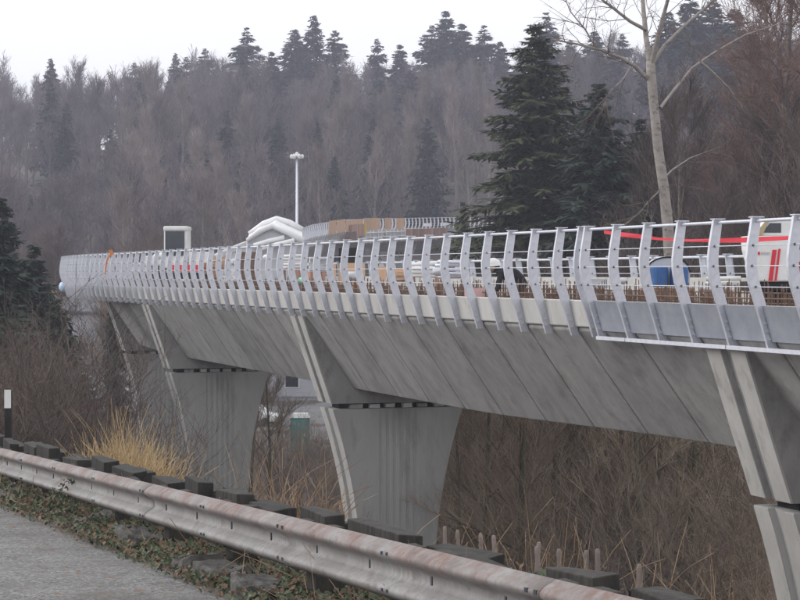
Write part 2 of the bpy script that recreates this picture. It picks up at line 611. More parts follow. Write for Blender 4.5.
# ---------------- railing post
PZ = [(0, 0), (.1, .028), (.2, .06), (.32, .082), (.40, .074), (.50, .03), (.58, -.025), (.667, -.08), (.75, -.14), (.85, -.20), (.93, -.245), (1.0, -.285)]
def post_o(fr):
    return lerp_tab(PZ, fr)
ZTOP, HT_P = .85, 2.0
def post_mesh():
    mb = MB()
    rings = []
    nn = 16
    for i in range(nn + 1):
        fr = i / nn
        o = post_o(fr)
        z = ZTOP - HT_P * fr
        hw = .072 + .016 * math.sin(fr * math.pi)
        rings.append([(-.013, o - hw, z), (.013, o - hw, z), (.013, o + hw, z), (-.013, o + hw, z)])
    mb.loft(rings)
    # flange along the outer edge, giving the post its rounded nose
    rings = []
    for i in range(nn + 1):
        fr = i / nn
        o = post_o(fr) + .072 + .016 * math.sin(fr * math.pi) + .006
        z = ZTOP - HT_P * fr
        rings.append([(-.03, o - .006, z), (.03, o - .006, z), (.03, o + .006, z), (-.03, o + .006, z)])
    mb.loft(rings)
    mb.box((0, 0, ZTOP + .012), (.15, .19, .016))
    for fr in (.208, .364, .523):
        o, z = post_o(fr) + .0, ZTOP - HT_P * fr
        for sx in (-1, 1):
            mb.tube([(sx * .013, o, z), (sx * .03, o, z)], .019, 8, 1)
    for fr in (.80, .86, .92):
        o, z = post_o(fr) + .02, ZTOP - HT_P * fr
        for sx in (-1, 1):
            mb.tube([(sx * .013, o, z), (sx * .034, o, z)], .02, 6, 0)
    return mb.mesh('railing_post', [M['galv'], M['bolt']])
PM = post_mesh()
def place_post(s, w=0., dz=0., flip=False, sc=1.0):
    pp, h, zp = path(s)
    q = bp(s, w, dz)
    o = new('railing_post', PM, bridge)
    o.location = q - BO
    o.rotation_euler = (0, 0, math.pi / 2 + h + (math.pi if flip else 0))
    return o
PITCH = 1.25
sp = []
s = st(17.2)
while s < 62:
    sp.append(s)
    s += PITCH
for s in sp:
    place_post(s)
# stretch seen again on the far climb
s = 118
while s < 215:
    place_post(s, W, 0, True)
    s += PITCH
# other side of the deck, falling with the crossfall
s = st(34)
while s < st(92):
    place_post(s, W, -SUP * W, True)
    s += PITCH
# doubled post at the end of the clad stretch
place_post(st(36.35) + .09)

def run(w, z, r, a, b, name, m, step=1.25, n=6, wz=None):
    mb = MB()
    pts = []
    q = a
    while q < b:
        pts.append(bp(q, w, z))
        q += step
    pts.append(bp(b, w, z))
    mb.tube(pts, r, n)
    return bchild(mb, name, m, smooth=True)
A, B = st(17), 62
run(-.0, ZTOP - .045, .026, A, B, 'top_rail', M['galv'], n=8)
run(W, ZTOP - .045, .03, 118, 214, 'top_rail', M['galv'], n=8)
for fr in (.208, .364, .523):
    run(-post_o(fr), ZTOP - HT_P * fr, .009, A, B, 'railing_cable', M['galv'])
    run(W + post_o(fr), ZTOP - HT_P * fr, .012, 118, 214, 'railing_cable', M['galv'])
run(W, ZTOP - .045 - SUP * W, .03, st(34), st(92), 'top_rail', M['galv'], n=8)
for fr in (.208, .364, .523):
    run(W + post_o(fr), ZTOP - HT_P * fr - SUP * W, .010, st(34), st(92), 'railing_cable', M['galv'])

# steel fascia sheets between the posts on the near stretch, with a bright angle below
near = [s for s in sp if s < st(36.9)]
for a, b in zip(near, near[1:]):
    mb = MB()
    rows = []
    for q in (a + .03, b - .03):
        front = [bp(q, -post_o(fr) - .005, ZTOP - HT_P * fr) for fr in (.667, .70, .78, .86, .94)]
        back = [bp(q, -post_o(fr) + .008, ZTOP - HT_P * fr) for fr in (.94, .86, .78, .70, .667)]
        rows.append(front + back)
    mb.loft(rows)
    bchild(mb, 'fascia_panel', M['panel'])
for a, b in zip(near[::3], near[3::3] + [near[-1]]):
    if b - a < .5:
        continue
    mb = MB()
    rows = []
    for q in (a + .015, b - .015):
        rows.append([bp(q, w, z) for w, z in ((.14, -1.185), (.30, -1.185), (.30, -1.155), (.165, -1.155), (.165, -1.12), (.14, -1.12))])
    mb.loft(rows)
    bchild(mb, 'edge_angle', M['galv'])

# ---------------- piers
def pier(s, cap_z, base_z, shift=0.):
    pp, h, zp = path(s)
    pier_e = new('pier', None, bridge)
    pier_e.location = bp(s, 3.1 + shift, base_z - zp) - BO
    pier_e.rotation_euler = (0, 0, math.pi / 2 + h)      # local x along the bridge (away), y outward-left
    H = cap_z - base_z
    T = 1.3
    def hw(z):          # half width at z below cap
        t = (cap_z - (z + base_z))
        return 1.08 + .84 * max(0., 1 - t / 5.0) ** 2.0
    # shaft with fluted middle
    mb = MB()
    nz = 14
    fl = [(-.62, 0)]
    for i in range(6):
        y = -.55 + i * .2
        fl += [(y, 0), (y + .025, .03), (y + .085, .03), (y + .11, 0)]
    fl += [(.62, 0)]
    rings = []
    for i in range(nz + 1):
        z = H * i / nz
        w = hw(z)
        ins = 1.0 if .3 < i < nz - .2 else 0.0
        ring = [(-T / 2, -w, z), ] + [(-T / 2 + d * ins, y, z) for y, d in fl] + [(-T / 2, w, z)]
        ring += [(-.17, w, z), (-.14, w - .10, z), (.14, w - .10, z), (.17, w, z)]
        ring += [(T / 2, w, z), (T / 2, -w, z), (.17, -w, z), (.14, -w + .10, z), (-.14, -w + .10, z), (-.17, -w, z)]
        rings.append(ring)
    mb.loft(rings)
    shaft = mb.build('shaft', M['pier'], pier_e)
    # pale edge strips, two on each end
    for sy in (-1, 1):
        for x0, x1 in ((-T / 2 - .004, -.168), (.168, T / 2 + .004)):
            mb = MB()
            rr = []
            for i in range(nz + 1):
                z = H * i / nz
                if i == nz:
                    z -= .02
                w = hw(z)
                rr.append([(x0, sy * (w - .03), z), (x1, sy * (w - .03), z), (x1, sy * (w + .012), z), (x0, sy * (w + .012), z)])
            mb.loft(rr if sy < 0 else [r[::-1] for r in rr])
            mb.build('edge_strip', M['strip'], pier_e)
    # bearing_pad blocks in the gap
    for y in (-1.25, -.75, -.3, .2, .65, 1.2):
        mb = MB()
        mb.box((-.42 + random.uniform(-.05, .05), y, H + .07), (.3, random.uniform(.22, .4), .10 + random.uniform(0, .03)), jit=.015)
        mb.build('bearing_pad', M['white'] if abs(y) < .7 else M['strip'], pier_e)
    mb = MB()
    mb.box((0, 0, H + .08), (.7, 3.3, .16))
    mb.build('gap_shade', M['dark'], pier_e)  # dark box painted as the shade between pier head and fin
    # fin wall from pier head up to both wing tips
    fb = H + .155
    top = -1.17 + zp - base_z
    mb = MB()
    ow = [(1.96, fb), (2.80, top)]
    ring = lambda x, e: [(x, -1.96 + e, fb), (x, 1.96 - e, fb), (x, 2.80 - e, top), (x, -2.80 + e, top - .36)]
    prof = []
    for x, e in ((-T / 2, 0), (-.17, 0), (-.14, .10), (.14, .10), (.17, 0), (T / 2, 0)):
        prof.append(ring(x, e))
    mb.loft(prof)
    mb.build('fin_wall', M['concrete'], pier_e)
    for x0, x1 in ((-T / 2 - .004, -.168), (.168, T / 2 + .004)):
        for sy in (1, -1):
            mb = MB()
            tz = top - .006 if sy > 0 else top - .37
            a0, a1 = (1.96, fb + .005), (2.80, tz)
            rr = [[(x0, sy * (y - .03), z), (x1, sy * (y - .03), z), (x1, sy * (y + .012), z), (x0, sy * (y + .012), z)] for y, z in (a0, a1)]
            mb.loft(rr)
            mb.build('edge_strip', M['strip'], pier_e)
    # three small dark blocks under the girder, painting the shade inside access holes
    for y in (.25, -.25, -.85):
        mb = MB()
        mb.box((-T / 2 - .002, y, fb + .33), (.03, .3 if y > -.5 else .22, .2))
        mb.build('access_hole_shade', M['dark'], pier_e)
    return pier_e
pier(st(31.75), -3.78, -10.4)
pier(st(56.0), -3.78, -10.6)
pier(st(76.6), -3.78, -11.0)
pier(10.5, -3.78, -11.2, 1.35)
pier(45, -3.4, -11.4, 1.4)
pier(95, -3.4, -11.8)
pier(135, -.5, -11.5)
pier(178, 2.2, -6)

# ------------------------------------------------------------------ guardrail in front
def gp(s, g=0., dz=0.):
    q = G0 + GD * s + GN * g
    return Vector((q.x, q.y, -1.315 - .047 * (q.y - 8.32) + dz))
guard = empty('guardrail', gp(6, .1, -.52))
tag(guard, 'rust-stained steel W-beam guardrail on timber posts beside the old road', 'guardrail')
GO = guard.location.copy()
prof = [(.0, .0), (.035, -.018), (.062, -.032), (.082, -.052), (.082, -.072), (.06, -.092), (.02, -.115), (.0, -.135), (.0, -.177), (.02, -.197),
        (.06, -.22), (.082, -.24), (.082, -.26), (.062, -.28), (.035, -.294), (.0, -.312)]
gang = math.atan2(GD.y, GD.x)
gpitch = math.atan2(-.047 * GD.y, 1.0)
def wbeam_mesh(L):
    # local x along the run, y toward the road (negative = road side), z down from the top edge
    mb = MB()
    rows = []
    n = 12
    for i in range(n + 1):
        x = L * i / n
        rows.append([(x, d, z) for d, z in prof] + [(x, d - .004, z) for d, z in reversed(prof)])
    mb.loft(rows)
    return mb.mesh('rail_beam', M['rail'], smooth=True)
PAN = 3.81
wb = wbeam_mesh(PAN + .16)
start = -11.0
for i in range(9):
    s = start + i * PAN
    o = inst('rail_beam', wb if i == 0 else wb.copy(), gp(s, 0) - GO, parent=guard)
    rot = Matrix.Rotation(gang, 4, 'Z') @ Matrix.Rotation(-gpitch, 4, 'Y') @ Matrix.Rotation(R([0, .25, -.3, .15, -.2, .3, 0, .2, -.2][i]), 4, 'X')
    # shift texture per panel by rebuilding in its own frame
    o.matrix_basis = Matrix.Translation(gp(s, -.0025 * (i % 2)) - GO) @ rot
    # bolts
    def dot(x, z, y, dx, dz, nm='bolt'):
        mb = MB()
        mb.box((0, 0, 0), (dx, .008, dz))
        b = mb.build(nm, M['bolt'], guard)
        b.matrix_basis = Matrix.Translation(gp(s, 0) - GO) @ rot @ Matrix.Translation((x, y, z))
        return b
    for x in (.08,):
        for z in (-.055, -.25):
            for dx in (-.05, .05):
                dot(x + dx, z, .085, .03, .02)
    for x in (.08 + 1.905,):
        for z in (-.055, -.25):
            for dx in (-.04, .04):
                dot(x + dx, z, .085, .022, .016)
    for x in (.55, 1.5, 2.45, 3.4):
        dot(x, -.156, .002, .022, .06, 'slot_shade')  # dark raised marks paint the shade inside the slots
for i in range(18):
    s = start + .08 + i * 1.905
    p = gp(s, .22, 0)
    mb = MB()
    mb.box((0, 0, -.55), (.19, .2, 1.1), jit=.008)
    o = mb.build('post', M['wood'], guard, bevel=.01)
    o.location = p + Vector((0, 0, -.06)) - GO
    o.rotation_euler = (0, 0, gang + random.uniform(-.03, .03))
    mb = MB()
    mb.box((0, 0, 0), (.16, .12, .30))
    o = mb.build('spacer_block', M['wood'], guard)
    o.location = gp(s, .062, -.17) - GO
    o.rotation_euler = (0, 0, gang)

# ------------------------------------------------------------------ stepped timber crib wall behind the guardrail
wall = empty('crib_wall', (0, 0, 0))
tag(wall, 'dark weathered timber crib wall with stepped tops behind the guardrail', 'wall')
def wline(d):
    X = 1.05 - .3615 * (d - 10.5)
    zt = -1.63 - .043 * (d - 10.5)
    return Vector((X, d, zt))
wall.location = wline(18) + Vector((0, 0, -1.2))
WO = wall.location.copy()
d = 8.0
i = 0
rw = random.Random(12)
wang = math.atan2(1, -.3615)
while d < 40:
    L = rw.uniform(.55, 1.05)
    off = (0.0, .24)[i % 2] + rw.uniform(-.04, .04)
    dz = (.0, -.05, .03, -.03, .04, -.05)[i % 6] + rw.uniform(-.02, .02)
    c = wline(d + L * .47) + Vector((math.sin(wang), -math.cos(wang), 0)) * off
    mb = MB()
    H = 1.5
    mb.box((0, 0, -H / 2), (L * 1.02, .15, H), jit=.018)
    o = mb.build('timber', M['wood'], wall, bevel=.008)
    o.location = c + Vector((0, 0, dz)) - WO
    o.rotation_euler = (rw.uniform(-.02, .02), rw.uniform(-.025, .025), wang + rw.uniform(-.05, .05))
    d += L * .94
    i += 1
# grey stakes sticking up behind the crib wall
for px, top, dd in ((445, 523, 15.5), (463, 526, 15), (483, 529, 14.6), (500, 532, 14.2), (531, 538, 13.6), (546, 543, 13.3), (564, 545, 13),
                    (586, 546, 12.7), (601, 545, 12.5), (640, 560, 12.2)):
    p = at(px, dd, py=top + 4)
    gz = ground_z(p.x, p.y)
    L = p.z - gz + .3
    mb = MB()
    mb.tube([(0, 0, 0), (0, 0, L - .02), (0, 0, L)], [.019, .018, .012], 6)
    o = mb.build('stake', M['stake'])
    o.location = (p.x, p.y, gz - .3)
    o.rotation_euler = (random.uniform(-.06, .06), random.uniform(-.09, .09), 0)
    tag(o, 'thin grey wooden stake standing upright behind the timber crib wall', 'stake', 'grey stakes behind the crib wall')

# delineator post at the road's far end
dp = at(8, 30.5, py=447)
mk = empty('marker_post', (dp.x, dp.y, ground_z(dp.x, dp.y) - .05))
tag(mk, 'dark wooden marker post with a white reflector plate above the guardrail', 'marker post')
zt = (274 - 389) / F * 30.5 - mk.location.z
mb = MB()
mb.box((0, 0, zt / 2 - .02), (.11, .09, zt - .0), jit=.004)
mb.build('post', M['wood'], mk, bevel=.008)
mb = MB()
mb.box((0, -.052, zt - .15), (.10, .006, .28))
mb.build('reflector_plate', M['white'], mk)

# ------------------------------------------------------------------ trees
def strip(mb, a, b, w0, w1, rg):
    t = b - a
    r = Vector((rg.uniform(-1, 1), rg.uniform(-1, 1), rg.uniform(-1, 1)))
    n = t.cross(r)
    if n.length < 1e-6:
        return
    n.normalize()
    mb.add([a - n * w0, a + n * w0, b + n * w1, b - n * w1], [(0, 1, 2, 3)])

def bare_tree(seed, H, spread=.35, first=.25, nl1=14, nl2=6, nl3=6, nl4=3, r0=None, up=.25, twig=.012, lean=(0, 0), l3len=1.2, fork=False):
    """returns (trunk MB, crown MB)"""
    rg = random.Random(seed)
    tr, cr = MB(), MB()
    r0 = r0 or H * .013
    n = 9
    pts, rad = [], []
    wx, wy = rg.uniform(-1, 1), rg.uniform(-1, 1)
    for i in range(n + 1):
        t = i / n
        pts.append(Vector((lean[0] * t * H + .012 * H * math.sin(t * 5 + wx * 3), lean[1] * t * H + .012 * H * math.sin(t * 4 + wy * 3), t * H * .95)))
        rad.append(r0 * (1.15 - t) ** .9 + .01)
    rad[0] *= 1.35
    tr.tube(pts, rad, 8)
    def along(P, t):
        x = t * (len(P) - 1)
        i = min(int(x), len(P) - 2)
        return P[i].lerp(P[i + 1], x - i)
    def grow(p, d, L, r, nseg, wob, upf):
        out = [p]
        for i in range(nseg):
            d = d + Vector((rg.uniform(-wob, wob), rg.uniform(-wob, wob), rg.uniform(-wob, wob) + upf))
            d.normalize()
            p = p + d * (L / nseg)
            out.append(p)
        return out
    for i in range(nl1):
        t = first + (1 - first) * ((i + rg.random()) / nl1) ** .9
        t = min(t, .99)
        p = along(pts, t)
        az = i * 2.4 + rg.uniform(-.5, .5)
        el = .35 + .75 * t + rg.uniform(-.2, .2)
        d = Vector((math.cos(az) * math.cos(el), math.sin(az) * math.cos(el), math.sin(el)))
        L1 = H * spread * (1.15 - .75 * (t - first) / (1 - first)) * rg.uniform(.75, 1.2)
        r1 = max(.02, r0 * (1.1 - t) * .5)
        b1 = grow(p, d, L1, r1, 5, .16, up * .35)
        tr.tube(b1, [r1 * (1 - .8 * k / 5) for k in range(6)], 5, cap=False)
        for j in range(nl2):
            t2 = .2 + .8 * (j + rg.random()) / nl2
            q = along(b1, min(t2, .99))
            dd = (b1[-1] - b1[0]).normalized()
            d2 = (dd + Vector((rg.uniform(-1, 1), rg.uniform(-1, 1), rg.uniform(-.5, .9))) * .75).normalized()
            L2 = L1 * rg.uniform(.3, .55)
            r2 = max(twig * 1.2, r1 * .4)
            b2 = grow(q, d2, L2, r2, 3, .22, up * .4)
            cr.tube(b2, [r2, r2 * .8, r2 * .6, r2 * .4], 3, cap=False)
            for k in range(nl3):
                q3 = along(b2, min(.15 + .85 * (k + rg.random()) / nl3, .99))
                d3 = ((b2[-1] - b2[0]).normalized() + Vector((rg.uniform(-1, 1), rg.uniform(-1, 1), rg.uniform(-.6, 1))) * .8).normalized()
                L3 = l3len * rg.uniform(.6, 1.3)
                b3 = grow(q3, d3, L3, 0, 2, .25, up)
                strip(cr, b3[0], b3[1], twig, twig * .8, rg)
                strip(cr, b3[1], b3[2], twig * .8, twig * .45, rg)
                for m_ in range(nl4):
                    q4 = along(b3, rg.uniform(.2, .95))
                    d4 = ((b3[-1] - b3[0]).normalized() + Vector((rg.uniform(-1, 1), rg.uniform(-1, 1), rg.uniform(-.5, 1))) * .8).normalized()
                    strip(cr, q4, q4 + d4 * L3 * rg.uniform(.3, .65), twig * .7, twig * .4, rg)
    return tr, cr

def conifer(seed, H, Rr, whorls, per, sprays, bare=.08, spray=.45, droop=.25, ragged=.25, wid=.07):
    rg = random.Random(seed)
    tr, cr = MB(), MB()
    tr.tube([(0, 0, 0), (0, 0, H * .5), (0, 0, H * .97)], [H * .016, H * .010, .02], 7)
    for i in range(whorls):
        t = bare + (1 - bare) * (i + rg.random() * .8) / whorls
        z = t * H
        prof = (1 - t) ** .85 * (.75 + .25 * min(1, t / .25)) if t > 0 else 1
        gap = rg.random() < ragged * .35
        for j in range(per):
            if gap and rg.random() < .6:
                continue
            az = j * 2 * math.pi / per + rg.uniform(-.4, .4) + i * .9
            L = Rr * (prof + .03) * rg.uniform(1 - ragged * 1.6, 1 + ragged * .7)
            if L < .15:
                L = .15
            h = Vector((math.cos(az), math.sin(az), 0))
            zj = z + rg.uniform(-.5, .5) * min(1.1, .06 * H) * (1 - t * .6)
            rise = rg.uniform(-.05, .22) + .35 * t * t
            def bpnt(u):
                return Vector((0, 0, zj)) + h * L * u + Vector((0, 0, L * (rise * u - (droop + .12) * u * u + .16 * max(0, u - .75))))
            P = [bpnt(u) for u in (0, .35, .7, 1)]
            cr.tube(P, [.02 + .012 * L, .015 + .006 * L, .012, .006], 3, cap=False)
            side = Vector((-h.y, h.x, 0))
            ns = max(4, int(sprays * (.35 + .65 * L / Rr)))
            for k in range(ns):
                u = .12 + .88 * (k + rg.random()) / ns
                q = bpnt(u)
                sg = 1 if k % 2 else -1
                sl = spray * min(1., .18 + L / (Rr * .45)) * (1.2 - .55 * u) * rg.uniform(.7, 1.35)
                d = (side * sg * rg.uniform(.25, 1.0) + h * rg.uniform(.3, .9) + Vector((0, 0, rg.uniform(-1.1, .2)))).normalized()
                e = q + d * sl
                n = (d.cross(Vector((0, 0, 1))) + Vector((0, 0, rg.uniform(-.7, .7))))
                n.normalize()
                w = wid * min(1., .3 + L / (Rr * .5)) * rg.uniform(.6, 1.3)
                m_ = q.lerp(e, .5) + Vector((0, 0, -.04 * sl))
                cr.add([q, m_ + n * w, e, m_ - n * w], [(0, 1, 2, 3)])
    return tr, cr

def tree_meshes(fn, trunk_m, crown_m, *a, **k):
    tr, cr = fn(*a, **k)
    return tr.mesh('trunk', trunk_m, smooth=True), cr.mesh('crown', crown_m)
def plant_tree(name, ms, x, y, label, cat='tree', group=None, sc=1.0, rz=None, sink=.25, z=None):
    zz = (ground_z(x, y) if z is None else z) - sink
    e = empty(name, (x, y, zz), random.uniform(0, 6.28) if rz is None else rz)
    e.scale = sc if hasattr(sc, '__len__') else (sc, sc, sc)
    tag(e, label, cat, group)
    new('trunk', ms[0], e)
    new('crown', ms[1], e)
    return e

rt = random.Random(21)
FARB = [tree_meshes(bare_tree, M['bark'], M['twig_grey'], 100 + i, 15, spread=rt.uniform(.26, .36), first=.2, nl1=16, nl2=6, nl3=6, nl4=3, twig=.030,
                    l3len=1.5, up=.35) for i in range(6)]
FARP = [tree_meshes(bare_tree, M['birch'], M['twig_pale'], 140 + i, 17, spread=.22, first=.3, nl1=16, nl2=6, nl3=6, nl4=3, twig=.026, l3len=1.5, up=.5) for i in range(3)]
FARC = [tree_meshes(conifer, M['bark'], M['needle_far'], 170 + i, 22, rt.uniform(4.2, 5.6), 52, 9, 17, bare=.03, spray=1.15, wid=.28, ragged=(.3, .6, .45, .7, .35, .55)[i], droop=(.25, .1, .4, .2, .05, .32)[i]) for i in range(6)]

# --- the wood on the far hillside: every trunk a tree
def hill_spots(n, y0, y1, mind, seed, kfun=lambda k, y: True):
    rg = random.Random(seed)
    out = []
    tries = 0
    while len(out) < n and tries < n * 60:
        tries += 1
        y = y0 + (y1 - y0) * rg.random() ** .9
        k = rg.uniform(-.222, .222)
        x = k * y
        if not kfun(k, y):
            continue
        if -.115 < k < .055 and y < lerp_tab([(-.115, 196), (-.05, 246), (0, 279), (.055, 312)], k):       # the guideway climbs through here
            continue
        if any((x - a) ** 2 + (y - b) ** 2 < mind * mind for a, b in out):
            continue
        out.append((x, y))
    return out
rh = random.Random(5)
for x, y in hill_spots(165, 196, 475, 6.5, 31):
    plant_tree('bare_tree', rh.choice(FARB), x, y, 'bare greyish purple deciduous tree in the wood on the far hillside', 'tree', 'bare trees of the hillside wood',
               sc=rh.uniform(.75, 1.2))
for x, y in hill_spots(48, 200, 350, 5.0, 77, lambda k, y: -.04 < k < .10 or -.14 < k < -.07):
    plant_tree('bare_tree', rh.choice(FARP), x, y, 'pale slender bare tree standing out against the grey hillside wood', 'tree', 'pale bare trees of the hillside wood',
               sc=rh.uniform(.8, 1.1))
for x, y in hill_spots(62, 225, 410, 6.5, 55):
    plant_tree('conifer_tree', rh.choice(FARC), x, y, 'dark conifer among the bare trees on the far hillside', 'conifer', 'conifers of the hillside wood', sc=rh.uniform(.5, .9))
# the depth of the wood behind them, which reads as one mass
LOD = [bare_tree(120 + i, 15, spread=.30, first=.2, nl1=12, nl2=5, nl3=5, nl4=2, twig=.040, l3len=1.8, up=.35) for i in range(3)]
wm = MB()
for x, y in hill_spots(420, 215, 500, 3.6, 91):
    tr, cr = rh.choice(LOD)
    k = rh.uniform(.7, 1.1)
    rot = Matrix.Rotation(rh.uniform(0, 6.28), 3, 'Z')
    b = Vector((x, y, ground_z(x, y) - .3))
    for src in (cr, tr):
        wm.add([rot @ Vector(v) * k + b - Vector((0, 350, 10)) for v in src.v], src.f)
o = wm.build('hillside_wood', M['twig_grey'])
o.location = (0, 350, 10)
tag(o, 'mass of grey leafless trees filling the wood on the far hillside', 'wood', kind='stuff')
# conifers on the skyline, by their tops in the photo
for px, py, d in ((55, 72, 430), (135, 62, 430), (205, 48, 425), (187, 56, 440), (247, 27, 420), (272, 50, 390), (295, 28, 430), (314, 14, 425), (335, 30, 430), (300, 40, 440),
                  (377, 38, 430), (400, 43, 430), (446, 9, 420), (462, 22, 425), (432, 25, 430), (484, 25, 420), (500, 40, 430), (570, 38, 400), (622, 33, 380),
                  (178, 122, 330), (205, 150, 300), (248, 148, 310), (163, 138, 330), (85, 130, 340), (410, 70, 380), (560, 60, 360), (690, -10, 330), (712, -2, 335), (668, 10, 340), (735, -20, 300), (594, 30, 390), (546, 12, 400)):
    x = (px - 400) / F * d
    top = (274 - py) / F * d
    gz = ground_z(x, d)
    h = max(9, min(30, top - gz))
    k = h / 22
    plant_tree('conifer_tree', rh.choice(FARC), x, d, 'tall dark conifer rising above the skyline of the wooded hill' if py < 65 else 'mid-sized dark conifer standing well below the hill skyline', 'conifer', 'skyline conifers' if py < 65 else 'conifers below the skyline',
               sc=(k * rh.uniform(1.2, 1.85), k * rh.uniform(1.2, 1.85), k))

# --- big conifers behind the bridge
BIGC = tree_meshes(conifer, M['bark'], M['needle'], 301, 19.5, 4.3, 74, 10, 64, bare=.03, spray=.62, wid=.075, ragged=.45, droop=.2)
MIDC = tree_meshes(conifer, M['bark'], M['needle_dark'], 302, 15, 3.3, 64, 10, 52, bare=.02, spray=.6, wid=.08, ragged=.42)
SMLC = tree_meshes(conifer, M['bark'], M['needle_dark'], 303, 9, 2.3, 46, 9, 40, bare=.02, spray=.5, wid=.075, ragged=.4)
def by_top(name, ms, H, px, py, d, label, cat='conifer', wide=1.0, group=None, sink=.25):
    x = (px - 400) / F * d
    top = (274 - py) / F * d
    gz = ground_z(x, d) - sink
    k = (top - gz) / H
    return plant_tree(name, ms, x, d, label, cat, group, sc=(k * wide, k * wide, k), sink=sink)
by_top('conifer_tree', BIGC, 19.5, 536, 22, 112, 'big olive green conifer with ragged tiers right behind the bridge railing', wide=1.5)
by_top('conifer_tree', MIDC, 15, 598, 84, 106, 'shorter dark green conifer beside the big olive conifer', wide=1.5)
by_top('conifer_tree', SMLC, 9, 640, 120, 108, 'low dark conifer half hidden behind the pale birch', wide=1.1)
by_top('conifer_tree', SMLC, 9, 463, 203, 125, 'small dark conifer peeping over the railing at the big conifer foot', wide=.55)
by_top('conifer_tree', SMLC, 9, 760, 130, 118, 'dark conifer behind the red and white machine on the deck', wide=1.0)
by_top('conifer_tree', MIDC, 15, 2, 198, 80, 'tallest dark evergreen left of the bridge bend', wide=1.15)
by_top('conifer_tree', SMLC, 9, -12, 222, 66, 'dark evergreen in front of the tallest evergreen by the bridge bend', wide=1.35)
by_top('conifer_tree', SMLC, 9, 34, 246, 84, 'dark evergreen between the tallest evergreen and the bridge bend', wide=1.15)
by_top('conifer_tree', SMLC, 9, 56, 300, 78, 'low dark evergreen under the bridge bend', wide=1.2)
by_top('conifer_tree', MIDC, 15, 114, 262, 128, 'narrow dark evergreen under the bridge bend beside the farthest pier', wide=.45)

# --- birch standing behind the railing
def birch():
    d = 70.0
    b = at(668, d, z=-6.0)
    gz = ground_z(b.x, b.y) - .3
    e = empty('birch_tree', (b.x, b.y, gz))
    tag(e, 'pale trunked bare birch forking above the bridge railing', 'tree')
    O = Vector((b.x, b.y, gz))
    rg = random.Random(17)
    def pt(px, py, dd=0):
        return at(px, d + dd, py=py) - O
    tr, cr = MB(), MB()
    bx0 = pt(672, 330)
    tk = [Vector((bx0.x, bx0.y, 0)), pt(673, 300), pt(668, 230), pt(664, 190), pt(658, 150), pt(654, 110), pt(651, 78), pt(650, 62)]
    tr.tube(tk, [.27, .23, .20, .185, .175, .165, .17, .16], 10)
    limbs = [
        ([pt(650, 66), pt(646, 40, .3), pt(643, 10, .6), pt(640, -30, 1), pt(636, -90, 1.5)], .13),
        ([pt(651, 66), pt(658, 35, -.5), pt(666, 5, -.9), pt(678, -40, -1.3), pt(684, -80, -1.6)], .11),
        ([pt(652, 64), pt(664, 46, .4), pt(684, 26, .8), pt(705, 8, 1.2), pt(730, -14, 1.6), pt(760, -40, 2)], .075),
        ([pt(648, 80), pt(634, 66, -.4), pt(620, 58, -.8), pt(600, 50, -1.1), pt(575, 44, -1.4), pt(552, 40, -1.7)], .085),
        ([pt(645, 30, .3), pt(630, 22, 0), pt(612, 8, -.4), pt(596, -4, -.6), pt(575, -24, -.8)], .07),
        ([pt(660, 108), pt(674, 90, .5), pt(692, 68, 1), pt(715, 52, 1.4), pt(745, 35, 2), pt(785, 22, 2.6)], .06),
        ([pt(700, 62, 1.1), pt(715, 75, 1.4), pt(730, 90, 1.7), pt(742, 108, 2)], .045),
        ([pt(662, 180), pt(672, 170, .6), pt(690, 158, 1.0), pt(712, 150, 1.5)], .035),
        ([pt(660, 190), pt(650, 200, -.5), pt(640, 212, -.9), pt(625, 225, -1.2)], .03),
        ([pt(632, 65, -.4), pt(624, 78, -.5), pt(612, 90, -.7), pt(600, 104, -.9)], .035),
        ([pt(596, 49, -1.1), pt(585, 30, -1.3), pt(570, 12, -1.5), pt(562, -8, -1.7)], .035),
    ]
    for P, r in limbs:
        n = len(P)
        tr.tube(P, [r * (1 - .7 * i / (n - 1)) for i in range(n)], 6, cap=False)
        for i in range(16 if r > .05 else 9):
            t = rg.uniform(.2, 1) * (n - 1)
            a = int(min(t, n - 1.001))
            q = P[a].lerp(P[a + 1], t - a)
            dd = ((P[-1] - P[0]).normalized() + Vector((rg.uniform(-1, 1), rg.uniform(-1, 1), rg.uniform(-.9, .9)))).normalized()
            L = rg.uniform(.7, 2.0)
            B2 = [q]
            for k in range(3):
                dd = (dd + Vector((rg.uniform(-.3, .3), rg.uniform(-.3, .3), rg.uniform(-.25, .25)))).normalized()
                B2.append(B2[-1] + dd * L / 3)
            cr.tube(B2, [.016, .012, .009, .005], 4, cap=False)
            for k in range(7):
                u = rg.uniform(.2, .99) * 3
                ia = int(u)
                q2 = B2[ia].lerp(B2[ia + 1], u - ia)
                d2 = (dd + Vector((rg.uniform(-1, 1), rg.uniform(-1, 1), rg.uniform(-1, .7)))).normalized()
                strip(cr, q2, q2 + d2 * rg.uniform(.3, .8), .007, .004, rg)
    tr.build('trunk', M['birch'], e, smooth=True)
    cr.build('crown', M['twig_birch'], e)
birch()

